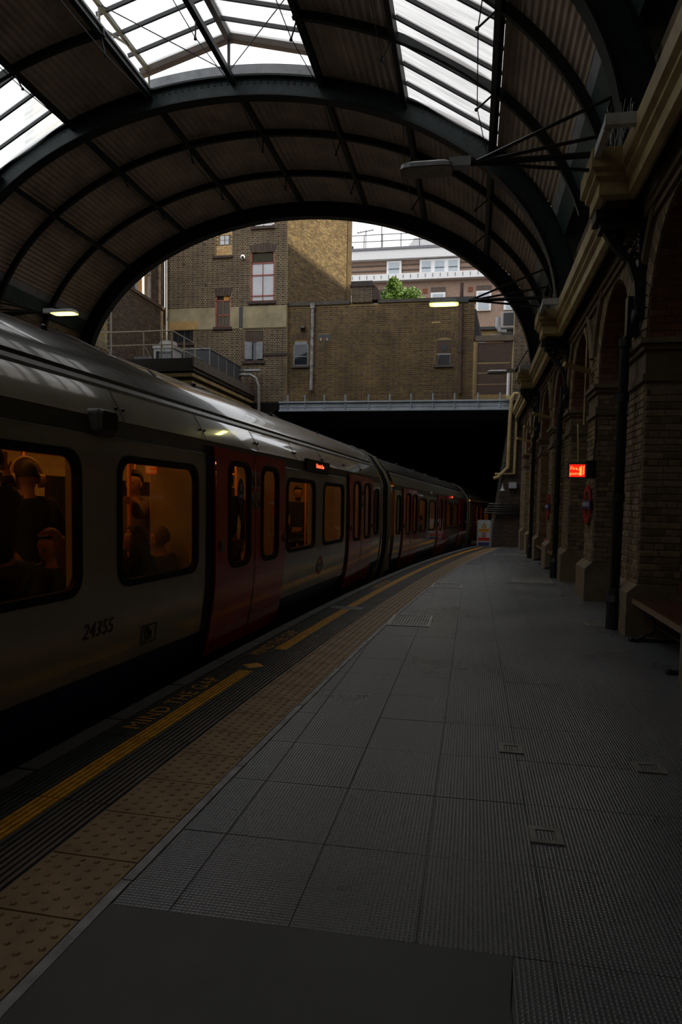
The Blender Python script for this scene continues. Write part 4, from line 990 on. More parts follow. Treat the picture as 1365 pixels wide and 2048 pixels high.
MESHM = mat('grey_mesh', (0.07, 0.075, 0.085), 0.7, 0, 0.2, 40)
for k in range(4):
    b = MB(); b.box(0.0, 0.02, k * 0.9 + 0.03, k * 0.9 + 0.87, 0.05, 0.95); b.build('screen_panel', MESHM, sc_)
    b = MB(); b.bar((0, k * 0.9, 0), (0, k * 0.9, 1.02), 0.05, 0.05); b.build('screen_post', METAL, sc_)
b = MB(); b.box(-1.9, 0, -0.02, 0, 0.05, 0.95); b.build('screen_panel', MESHM, sc_)
b = MB(); b.bar((-1.9, -0.03, 0.97), (0, -0.03, 0.97), 0.04, 0.04); b.bar((0.02, 0, 0.97), (0.02, 3.6, 0.97), 0.04, 0.04); b.build('screen_rail', METAL, sc_)
b = MB(); b.box(-12.9, -12.2, 24.6, 25.4, 6.36, 6.9); b.build('duct_box', mat('dull_grey_duct', (0.12, 0.12, 0.125), 0.6), label='dull grey duct box left of the cooling unit', cat='box')
bl = empty('bent_lamp_pole', (-10.35, 28.6, 4.6), 'bent grey pipe pole with a flat lamp by the bridge end', 'lamp')
b = MB(); b.tube([(0, 0, 0), (0, 0, 2.2), (0.1, 0, 2.4), (0.35, 0, 2.48), (0.6, 0, 2.48)], 0.05, 8); b.build('pole', MATS['dull_grey_duct'], bl)
b = MB(); b.box(0.5, 1.2, -0.12, 0.12, 2.44, 2.52); b.build('lamp_head', PALEB, bl)
b = MB(); b.tube([(-10.25, 28.6, 6.9), (-9.6, 28.6, 6.9), (-9.35, 28.6, 6.75), (-9.22, 28.6, 6.4), (-9.2, 28.6, 5.0)], 0.07, 8); b.build('bent_pipe', METAL, label='thick grey pipe bent down beside the bridge girder', cat='pipe')

# ------------------------------------------------------------------ background block, tree, right side clutter
bgb = empty('apartment_block', (-4.5, 60, 9.0), 'pale brick apartment block with white bands and sash windows far behind', 'building')
BGB = mat('pale_red_brick', (0.30, 0.205, 0.15), 0.85, 0, 0.25, 9, 0.1)
BGW = mat('white_stucco', (0.82, 0.82, 0.82), 0.7, 0, 0.04)
b = MB(); b.box(-8, 9, 0.25, 6, -3.25, 13.4); b.build('wall', BGB, bgb)
b = MB(); b.box(-8, 9, -0.25, 6, 13.4, 14.2); b.build('cornice', BGW, bgb)
b = MB(); b.box(-8, 9, -0.35, 6, 14.15, 14.35); b.build('parapet_cap', mat('dark_lead', (0.18, 0.18, 0.2), 0.6), bgb)
b = MB(); b.box(-8, 9, -0.35, 0.3, 11.55, 12.1); b.build('white_band', BGW, bgb)
for k in range(26):
    b = MB(); b.box(-7.6 + k * 0.63, -7.56 + k * 0.63, -0.38, -0.35, 11.7, 12.0); b.build('band_joint', BAR, bgb)
for z in (12.5, 12.95):
    b = MB(); b.box(-8, 9, 0.17, 0.26, z, z + 0.1); b.build('string_course', mat('dark_string_course', (0.10, 0.075, 0.06), 0.8), bgb)
def bgwin(x0, x1, z0, z1, nl, sills=True):
    b = MB(); b.box(x0, x1, 0.05, 0.26, z0, z1); f = b.build('window', BGW, bgb)
    wd = (x1 - x0) / nl
    for i in range(nl):
        a, c = x0 + i * wd + 0.18, x0 + (i + 1) * wd - 0.18
        for u0, u1 in ((z0 + 0.1, (z0 + z1) / 2 - 0.1), ((z0 + z1) / 2 - 0.05, z1 - 0.15)):
            b = MB(); b.box(a, c, 0.02, 0.05, u0, u1); b.build('pane', mat('pale_blue_glass', (0.42, 0.48, 0.52), 0.15, 0, 0.1), f)
        b = MB(); b.box(a, c, 0.0, 0.06, (z0 + z1) / 2 - 0.1, (z0 + z1) / 2 - 0.04); b.build('meeting_rail', BAR, f)
    return f
bgwin(-3.4, -2.12, 12.05, 13.3, 1); bgwin(-0.55, 2.85, 12.0, 13.3, 3)
for x0 in (-7.0, -4.7, -2.0, 0.45, 2.88, 4.3, 6.6):
    if x0 in (2.88,): continue
    bgwin(x0, x0 + 1.25, 8.85, 10.5, 1)
    b = MB(); b.box(x0, x0 + 1.25, 0.18, 0.26, 10.5, 10.98); b.build('soldier_course', MATS['dark_string_course'], bgb)
    b = MB(); b.box(x0 - 0.7, x0 - 0.3, 0.2, 0.26, 10.5, 10.9); b.build('red_vent', REDB[0], bgb)
b = MB()
for z in (15.0, 15.55): b.bar((-8, 0, z), (9, 0, z), 0.05, 0.05)
for k in range(9): b.bar((-7 + k * 1.6, 0, 14.2), (-7 + k * 1.6, 0, 15.6), 0.05, 0.05)
b.build('roof_rail', BAR, bgb)
b = MB(); b.bar((-3.95, 0.5, 14.2), (-3.95, 0.5, 17.5), 0.06, 0.06); b.bar((-6.1, 0.3, 15.9), (-4.6, 0.3, 16.1), 0.05, 0.05); b.bar((-5.3, 0.3, 14.2), (-5.3, 0.3, 16.1), 0.05, 0.05)
for k in range(6): b.bar((-6.0 + k * 0.25, 0.0, 15.9 + k * 0.03), (-6.0 + k * 0.25, 0.6, 15.95 + k * 0.03), 0.03, 0.03)
b.build('aerial', BAR, bgb)
b = MB(); b.sweep([(-2.1, 14.2), (2.2, 14.2), (2.2, 15.9), (-1.2, 15.9), (-1.75, 15.2)], [((0, y, 0), (1, 0, 0), (0, 0, 1)) for y in (2, 5)]); b.build('pale_tank_house', mat('pale_cladding', (0.62, 0.62, 0.63), 0.7, 0, 0.1), bgb)
b = MB(); b.box(-6.55, -6.35, 0.0, 0.2, 14.3, 14.7); b.build('roof_vent', BLACK, bgb)
# tree
LEAF = [mat('leaf_green_%d' % i, c, 0.6, 0, 0.3, 3) for i, c in enumerate([(0.10, 0.20, 0.025), (0.16, 0.28, 0.03), (0.06, 0.13, 0.02)])]
tr = empty('leafy_tree', (-5.0, 45, 9.0), 'bright green leafy tree rising behind the chimney stack', 'tree')
b = MB(); b.tube([(0, 0, -3.25), (0.1, 0, 3.0), (0.0, 0, 5.4)], [0.16, 0.12, 0.06], 8)
for q in ((-0.8, 0.1, 6.2), (0.8, 0.3, 6.0), (0.2, -0.3, 6.6), (1.3, 0, 5.9)): b.tube([(0.05, 0, 4.6), q], [0.06, 0.02], 6)
b.build('trunk', mat('bark', (0.08, 0.06, 0.04), 0.9), tr)
b = MB()
blobs = [tuple(0.82 * q if i_ != 2 else 5.6 + 0.85 * (q - 6) for i_, q in enumerate(t)) for t in [(-0.95, 0, 6.0, 0.8), (-0.45, 0.2, 6.75, 0.75), (0.1, 0.1, 6.0, 0.8), (0.9, 0, 6.2, 0.75), (1.3, 0.2, 5.6, 0.8), (-0.55, -0.1, 7.25, 0.4), (0.5, 0, 5.4, 0.9), (-0.9, 0, 5.2, 0.8)]]
for k in range(12000):
    c = random.choice(blobs); d = Vector((random.gauss(0, 1), random.gauss(0, 1), random.gauss(0, 1))).normalized() * c[3] * random.random() ** 0.4
    p = Vector(c[:3]) + d; u = Vector((random.gauss(0, 1), random.gauss(0, 1), random.gauss(0, 0.6))).normalized(); v = u.orthogonal().normalized()
    l, wv = random.uniform(0.10, 0.19), random.uniform(0.045, 0.07)
    b.add([p, p + u * l * 0.5 + v * wv, p + u * l, p + u * l * 0.5 - v * wv], [(0, 1, 2, 3)], random.randrange(3))
b.build('foliage', LEAF, tr, kind='stuff')
# yard behind the hoarding
au = empty('air_conditioner', (1.42, 33, 9.68), 'pale grey air conditioner with a square dark grille above the hoarding', 'machine')
b = MB(); b.box(-0.36, 0.36, 0, 0.5, 0, 0.74); b.build('casing', MATS['pale_machine_paint'], au)
b = MB(); b.box(-0.26, 0.26, -0.03, 0, 0.1, 0.66); b.build('grille', BLACK, au)
b = MB(); b.tube([(-0.5, 0.1, 0.5), (-0.5, 0.1, 0.05), (-0.4, 0.1, -0.12), (-0.1, 0.1, -0.15)], 0.11, 8); b.build('duct', PALEB, au)
b = MB(); b.box(-0.36, 0.4, 0, 0.5, -0.1, 0); b.box(-0.2, 0.3, 0.1, 0.4, -0.6, -0.1); b.build('stand', BLACK, au)
yd = empty('yard_wall', (0.9, 33.6, 6.0), 'pale brick yard wall with a low arch behind the hoarding', 'wall')
b = MB(); b.box(-1.2, 2.2, 0, 0.4, 0, 3.75); b.build('wall', YELB[1], yd)
b = MB(); pts = [(0.55 * math.cos(PI * i / 12) + 0.0, 3.05 + 0.32 * math.sin(PI * i / 12)) for i in range(13)]
b.sweep(pts, [((0, y, 0), (1, 0, 0), (0, 0, 1)) for y in (-0.02, 0.02)]); b.build('arch_opening', mat('orange_brown_board', (0.22, 0.09, 0.03), 0.7), yd)
for k in range(12):
    t0, t1 = PI * k / 12 + 0.02, PI * (k + 1) / 12 - 0.02
    q = [(r * math.cos(t), 3.05 + r * 0.58 * math.sin(t)) for r, t in ((0.57, t0), (0.57, t1), (0.82, t1), (0.82, t0))]
    vb = MB(); vb.add([(x, 0, z) for x, z in q] + [(x, -0.04, z) for x, z in q], [(4, 5, 6, 7), (0, 1, 5, 4), (1, 2, 6, 5), (2, 3, 7, 6), (3, 0, 4, 7)]); vb.build('arch_brick', PALEB, yd)
b = MB(); b.box(-1.2, 0.1, -0.15, 0.0, 3.72, 3.86); b.build('gutter_pipe', BLACK, yd)
b = MB(); b.bar((-0.02, 30.0, 8.5), (-0.28, 30.3, 9.7), 0.12, 0.5); b.build('slate_lean_to', mat('dark_slate', (0.04, 0.04, 0.045), 0.7), label='dark sloping slate edge at the end of the sooty wall', cat='roof')
# added unseen block off to the right, shaped to cast the sun's shadow
nb = empty('sun_block_building', (20, 8, 0), 'added unseen brick block that keeps the sun off the station', 'building')
b = MB()
dE = Vector((2.8, 4.32, 0)).normalized(); P1 = Vector((6.2, 30.1, 23.2)); nE = Vector((dE.y, -dE.x, 0))
A0 = P1 - dE * 3.4; A1 = P1 + dE * 40
base = [A0, A1, A1 + nE * 30, Vector((40, -40, 23.2)), Vector((4.3, -40, 23.2)), Vector((4.3, A0.y, 23.2))]
top = [Vector((p.x - 20, p.y - 8, 23.2)) for p in base]
n = len(top)
b.add(top + [Vector((p.x, p.y, 0)) for p in top], [tuple(range(n))] + [(i, n + i, n + (i + 1) % n, (i + 1) % n) for i in range(n)])
b.build('wall', BGB, nb)
b = MB(); b.box(3.6 - 20, 5.9 - 20, 24 - 8, 28.7 - 8, 0, 27); b.box(3.6 - 20, 5.9 - 20, 28.7 - 8, 29.35 - 8, 5.8, 27); b.build('wing_sun_block', BGB, nb)  # unseen tower added to keep the sun off the brick wing

# ------------------------------------------------------------------ platform lamps
def lamp(name, x, y, z, x_wall, lit, label, sgn=1):
    r = empty(name, (x, y, z), label, 'lamp', 'station lamps on arms')
    b = MB(); prof = []
    L0, W0 = 0.60, 0.15
    for i in range(24):
        t = 2 * PI * i / 24; prof.append((L0 / 2 * max(-1, min(1, 1.25 * math.cos(t))), W0 * max(-1, min(1, 1.25 * math.sin(t)))))
    vs = [(px * sgn, py, 0) for px, py in prof] + [(px * 0.97 * sgn, py * 0.95, 0.05) for px, py in prof] + [(px * 0.8 * sgn, py * 0.6, 0.085) for px, py in prof]
    b.add(vs, [(i, (i + 1) % 24, 24 + (i + 1) % 24, 24 + i) for i in range(24)] + [(24 + i, 24 + (i + 1) % 24, 48 + (i + 1) % 24, 48 + i) for i in range(24)] + [tuple(range(48, 72))])
    b.build('head', mat('pale_lamp_casing', (0.42, 0.43, 0.44), 0.4), r)
    b = MB(); b.add([(px * 0.96 * sgn, py * 0.95, -0.006) for px, py in prof], [tuple(range(23, -1, -1))])
    b.build('lens', mat('unlit_lamp_lens', (0.34, 0.32, 0.26), 0.3) if not lit else mat('lit_lamp_lens', (0.9, 0.8, 0.3), 0.3, emit=(1.0, 0.86, 0.10), estr=5.0), r)
    if lit:
        for k in range(4):
            b = MB(); b.box(-0.2 + k * 0.115, -0.12 + k * 0.115, -0.07, 0.07, -0.014, -0.008); b.build('led_block', emat('led_white', (1.0, 0.95, 0.5), 14) if 'led' not in MATS else MATS['led'], r)
    b = MB(); b.box(min(0.26 * sgn, 0.5 * sgn), max(0.26 * sgn, 0.5 * sgn), -0.06, 0.06, 0.02, 0.12); b.build('knuckle', MATS['pale_lamp_casing'], r)
    dx = (x_wall - x)
    b = MB(); b.tube([(0.48 * sgn, 0, 0.06), (dx, 0, 0.06)], 0.035, 8); arm = b.build('arm', BLACK, r)
    for dy, dz in ((0.0, 0.66), (0.02, 0.28), (-0.02, -0.14)):
        b = MB(); b.tube([(0.52 * sgn, 0, 0.06), (dx - 0.12 * sgn, dy, dz)], 0.02, 6); b.build('stay', BLACK, arm)
    return r
lamp('platform_lamp', -0.63, 8.2, 5.33, 1.5, False, 'unlit pale lamp head on a long arm nearest the viewer under the roof')
lamp('platform_lamp', -0.70, 14.5, 5.60, 1.5, True, 'lit yellowish lamp head on a long arm before the brick wall')
lamp('platform_lamp', 0.62, 21.4, 5.45, 1.6, False, 'small unlit lamp in front of the plywood hoarding')
lamp('platform_lamp', -9.25, 14.4, 5.66, -12.7, True, 'lit yellowish lamp above the train roof by the opposite wall', -1)

# ------------------------------------------------------------------ signs
SIGNRED = emat('lit_sign_red', (1.0, 0.012, 0.004), 1.2)
SIGNCREAM = emat('lit_sign_cream', (1.0, 0.55, 0.12), 0.85)
CASE = mat('blue_grey_sign_case', (0.10, 0.12, 0.14), 0.4)
fs = empty('fire_point_sign', (1.62, 11.33, 2.05), 'glowing red fire point sign box sticking out from the pier', 'sign')
b = MB(); b.box(-0.15, 0.13, 0.012, 0.10, -0.125, 0.125); fsb = b.build('case', CASE, fs)
b = MB(); b.box(-0.155, 0.14, 0, 0.012, 0.098, 0.125); b.box(-0.155, 0.14, 0, 0.012, -0.125, -0.098); b.box(-0.155, -0.128, 0, 0.012, -0.098, 0.098); b.box(0.113, 0.14, 0, 0.012, -0.098, 0.098); b.build('bezel', CASE, fs)
b = MB(); b.box(-0.128, 0.113, 0.008, 0.012, -0.098, 0.098); fc_ = b.build('face', SIGNRED, fs)
Mf = lambda x, z: basis((x, 0.006, z), (1, 0, 0), (0, 0, 1))
text('Fire', 0.075, 'lettering', SIGNCREAM, fc_, Mf(-0.115, 0.035), 0.001, align='LEFT'); text('point', 0.075, 'lettering', SIGNCREAM, fc_, Mf(-0.12, -0.045), 0.001, align='LEFT')
b = MB(); b.add([(0.03, 0.006, -0.075), (0.062, 0.006, -0.075), (0.062, 0.006, 0.035), (0.052, 0.006, 0.06), (0.04, 0.006, 0.06), (0.03, 0.006, 0.035)], [(0, 1, 2, 3, 4, 5)]); b.bar((0.045, 0.006, 0.065), (0.065, 0.006, 0.075), 0.004, 0.012); b.bar((0.03, 0.006, 0.06), (0.018, 0.006, 0.0), 0.004, 0.007); b.build('extinguisher_symbol', SIGNCREAM, fc_)
for k in range(4):
    b = MB(); b.bar((0.075, 0.006, -0.06 + k * 0.034), (0.103, 0.006, -0.03 + k * 0.034), 0.003, 0.012); b.build('flame_symbol', SIGNCREAM, fc_)
b = MB(); b.box(0.13, 0.30, 0.03, 0.09, -0.12, 0.16); b.build('bracket', BLACK, fs)
b = MB(); b.tube([(0.24, 0.03, 0.16), (0.26, 0.03, 0.5), (0.25, 0.03, 1.0)], 0.012, 6); b.build('cable', BLACK, fs)
RRED = mat('enamel_red', (0.42, 0.03, 0.02), 0.25, 0, 0.08)
RBLUE = mat('enamel_blue', (0.04, 0.045, 0.16), 0.25, 0, 0.08)
RWHITE = mat('enamel_white', (0.75, 0.75, 0.75), 0.3, 0, 0.04)
def roundel(name, o, X, Y, R, words_, label, parent=None, cat='sign', bar_m=RBLUE, ring_m=RRED, t=0.02):
    mw = basis(o, X, Y)
    r = empty(name, label=label, cat=cat, group='station roundels', mw=mw) if parent is None else link(name, None, parent, mw=mw)
    b = MB(); n = 40; ri = R * 0.66
    vs = [];
    for z in (0, t):
        for rr in (ri, R): vs += [(rr * math.cos(2 * PI * k / n), rr * math.sin(2 * PI * k / n), z) for k in range(n)]
    fs_ = []
    for k in range(n):
        j = (k + 1) % n; fs_ += [(2 * n + k, 3 * n + k, 3 * n + j, 2 * n + j), (n + k, n + j, 3 * n + j, 3 * n + k), (k, 2 * n + k, 2 * n + j, j)]
    b.add(vs, fs_); b.build('ring', ring_m, r)
    b = MB(); b.box(-R * 1.22, R * 1.22, -R * 0.21, R * 0.21, 0, t * 1.6); br_ = b.build('bar', bar_m, r)
    if words_: text(words_, R * 0.30, 'lettering', RWHITE, br_, Matrix.Translation((0, 0, t * 1.6)), 0.001)
    return r
roundel('station_roundel', (1.86, 11.78, 1.52), (0, -1, 0), (0, 0, 1), 0.33, 'PADDINGTON', 'red ring and blue bar station roundel on the pier under the fire sign')
roundel('station_roundel', (1.86, 17.80, 1.46), (0, -1, 0), (0, 0, 1), 0.33, 'PADDINGTON', 'small distant red and blue station roundel on the third pier')
# warning board at the platform end
ab = empty('warning_board', (0.475, 28.0, zg(28.0)), 'upright warning board with yellow triangle at the end of the platform', 'sign')
b = MB(); pr_ = []
for cx_, cz_, t0 in ((0.21, 1.03, 0), (-0.21, 1.03, PI / 2), (-0.21, 0.10, PI), (0.21, 0.10, 1.5 * PI)):
    for k in range(5): pr_.append((cx_ + 0.07 * math.cos(t0 + k * PI / 8), cz_ + 0.07 * math.sin(t0 + k * PI / 8)))
b.sweep(pr_, [((0, y, 0), (1, 0, 0), (0, 0, 1)) for y in (0, 0.05)]); b.build('board', mat('grey_board_frame', (0.30, 0.33, 0.34), 0.4), ab)
WB = mat('white_board_face', (0.40, 0.43, 0.45), 0.4, 0, 0.06)
b = MB(); b.box(-0.22, 0.22, -0.006, 0, 0.06, 1.06); face = b.build('face', WB, ab)
b = MB(); b.box(-0.22, 0.22, -0.010, -0.005, 0.62, 0.75); bd = b.build('yellow_band', mat('amber_band', (0.55, 0.25, 0.01), 0.5), face)
b = MB(); b.box(-0.22, 0.22, -0.010, -0.005, 0.26, 0.39); b.build('red_band', RRED, face)
b = MB(); b.box(-0.22, 0.22, -0.010, -0.005, 0.06, 0.20); b.build('blue_band', RBLUE, face)
b = MB(); b.add([(-0.1, -0.009, 0.79), (0.1, -0.009, 0.79), (0, -0.009, 0.99)], [(0, 1, 2)]); b.add([(-0.075, -0.012, 0.805), (0.075, -0.012, 0.805), (0, -0.012, 0.955)], [(0, 1, 2)], 1); b.add([(0.012, -0.014, 0.92), (-0.02, -0.014, 0.865), (0.0, -0.014, 0.87), (-0.008, -0.014, 0.82), (0.024, -0.014, 0.88), (0.004, -0.014, 0.878)], [(0, 1, 2, 3, 4, 5)], 0); b.build('warning_triangle', [BLACK, mat('warning_yellow', (0.6, 0.38, 0.02), 0.5)], face)
b = MB(); n = 24
b.add([(0.1 * math.cos(2 * PI * k / n), -0.009, 0.5 + 0.1 * math.sin(2 * PI * k / n)) for k in range(n)] + [(0.08 * math.cos(2 * PI * k / n), -0.009, 0.5 + 0.08 * math.sin(2 * PI * k / n)) for k in range(n)], [(k, (k + 1) % n, n + (k + 1) % n, n + k) for k in range(n)])
b.bar((-0.06, -0.01, 0.56), (0.06, -0.01, 0.44), 0.003, 0.018); b.build('prohibition_ring', RRED, face)
b = MB(); b.ball((0, -0.008, 0.555), 0.018, 8, sc=(1, 0.2, 1)); b.bar((0, -0.008, 0.54), (0, -0.008, 0.48), 0.004, 0.03); b.bar((0, -0.008, 0.48), (0.03, -0.008, 0.43), 0.004, 0.014); b.bar((0, -0.008, 0.48), (-0.025, -0.008, 0.43), 0.004, 0.014); b.bar((-0.03, -0.008, 0.5), (0.03, -0.008, 0.53), 0.004, 0.012); b.build('walking_figure', BLACK, face)
text('Danger', 0.065, 'lettering', BLACK, bd, basis((0, -0.012, 0.712), (1, 0, 0), (0, 0, 1)), 0.001)
b = MB(); b.tube([(0.80, 28.3, zg(28.3)), (0.80, 28.3, 0.85)], 0.03, 8); b.ball((0.80, 28.3, 0.87), 0.04, 8); b.build('barrier_post', METAL, label='slim grey barrier post beside the warning board', cat='post')

# ------------------------------------------------------------------ benches
SLAT = mat('dark_red_brown_timber', (0.075, 0.026, 0.012), 0.32, 0, 0.35, 3, 0.05, stretch=(3, 0.4, 3))
def bench(x, y, label, L=2.0):
    r = empty('platform_bench', (x, y, zg(y)), label, 'bench', 'timber platform benches')
    for k in range(3):
        b = MB(); b.box(-0.02 + k * 0.145, 0.115 + k * 0.145, -L / 2, L / 2, 0.41, 0.45); b.build('seat_slat', SLAT, r)
    b = MB(); b.box(-0.035, -0.02, -L / 2, L / 2, 0.395, 0.452); b.build('front_edge', mat('worn_pale_timber_edge', (0.20, 0.13, 0.06), 0.4), r)
    for z0, xo in ((0.52, 0.44), (0.72, 0.47)):
        b = MB(); M = Matrix.Translation((xo, 0, z0)) @ Matrix.Rotation(0.15, 4, 'Y'); b.box(0, 0.035, -L / 2, L / 2, 0, 0.14, 0, M); b.build('back_slat', SLAT, r)
    for yy in (-L / 2 + 0.25, L / 2 - 0.25):
        b = MB()
        for pts in ([(-0.02, 0.03), (0.04, 0.06), (0.14, 0.09), (0.17, 0.2), (0.10, 0.32), (0.02, 0.38), (0.03, 0.40)], [(0.17, 0.2), (0.3, 0.1), (0.42, 0.05), (0.46, 0.02)], [(0.02, 0.395), (0.42, 0.395), (0.46, 0.5), (0.52, 0.88)]):
            b.tube([(px, yy, pz) for px, pz in pts], 0.022, 6)
        b.tube([(-0.08, yy, 0.015), (0.5, yy, 0.015)], 0.024, 6); b.ball((-0.08, yy, 0.02), 0.034, 8)
        b.build('iron_leg', BLACK, r)
    b = MB(); b.tube([(0.16, -L / 2 + 0.25, 0.2), (0.16, L / 2 - 0.25, 0.2)], 0.014, 6); b.build('tie_bar', BLACK, r)
    return r
bench(1.86, 7.22, 'dark red timber bench in the nearest wall recess')
bench(1.86, 16.5, 'dark timber bench in the recess beyond the far downpipe, nearer of two')
bench(1.86, 19.5, 'dark timber bench half hidden between the farthest piers')
b = MB(); b.tube([(1.95, 18.9, 0.37), (1.95, 18.9, 0.55), (1.95, 18.9, 0.6)], [0.06, 0.06, 0.03], 10); b.build('red_bottle', RRED, label='small red object standing on the far bench', cat='bottle')

# ------------------------------------------------------------------ train
def yp(z):
    if z < 0.9: return 0.12 * ((0.9 - z) / 0.9) ** 2
    return interp([(0.9, 0), (1.80, 0.0), (1.98, 0.015), (2.02, 0.04), (2.14, 0.10), (2.26, 0.15)], z)
def rrect(s0, s1, z0, z1, r, k=4):
    out = []
    for cx_, cz_, t0 in ((s1 - r, z1 - r, 0), (s0 + r, z1 - r, PI / 2), (s0 + r, z0 + r, PI), (s1 - r, z0 + r, 1.5 * PI)):
        for i in range(k + 1): out.append((cx_ + r * math.cos(t0 + i * PI / 2 / k), cz_ + r * math.sin(t0 + i * PI / 2 / k)))
    return out
def cell(b, S0, S1, ZA, ZB, hole, r, mi=0, lift=0.0, k=4, depth=0.05):
    inn = rrect(*hole, r, k); m = k // 2; out = []
    for ci, (cx_, cz_) in enumerate(((S1, ZB), (S0, ZB), (S0, ZA), (S1, ZA))):
        for i in range(k + 1):
            s, z = inn[ci * (k + 1) + i]
            if i == m: out.append((cx_, cz_))
            elif (i < m) == (ci in (0, 2)): out.append((cx_, z))
            else: out.append((s, cz_))
    n = len(inn); P = lambda q, d=0.0: (q[0], yp(q[1]) - lift + d, q[1])
    b.add([P(q) for q in out] + [P(q) for q in inn] + [P(q, depth) for q in inn],
          [(i, n + i, n + (i + 1) % n, (i + 1) % n) for i in range(n)] + [(n + i, 2 * n + i, 2 * n + (i + 1) % n, n + (i + 1) % n) for i in range(n)], mi)
def strips(b, S0, S1, zs, mi=0, lift=0.0):
    for za, zb in zip(zs, zs[1:]):
        b.add([(S0, yp(za) - lift, za), (S1, yp(za) - lift, za), (S1, yp(zb) - lift, zb), (S0, yp(zb) - lift, zb)], [(0, 1, 2, 3)], mi)
def ring(b, rect, r, wd, lift, mi=0, k=4, t=0.012):
    a, c = rrect(*rect, r, k), rrect(rect[0] + wd, rect[1] - wd, rect[2] + wd, rect[3] - wd, max(0.02, r - wd * 0.6), k); n = len(a)
    P = lambda q, d=0.0: (q[0], yp(q[1]) - lift + d, q[1])
    b.add([P(q) for q in a] + [P(q) for q in c] + [P(q, t + 0.01) for q in a] + [P(q, t + 0.03) for q in c],
          [(i, n + i, n + (i + 1) % n, (i + 1) % n) for i in range(n)] + [(n + i, 3 * n + i, 3 * n + (i + 1) % n, n + (i + 1) % n) for i in range(n)] + [(2 * n + i, i, (i + 1) % n, 2 * n + (i + 1) % n) for i in range(n)], mi)
def pane(rect, r, d, parent, name='pane'):
    b = MB(); q = rrect(*rect, r); b.add([(s, yp(z) + d, z) for s, z in q], [tuple(range(len(q)))]); return b.build(name, TGLASS, parent)

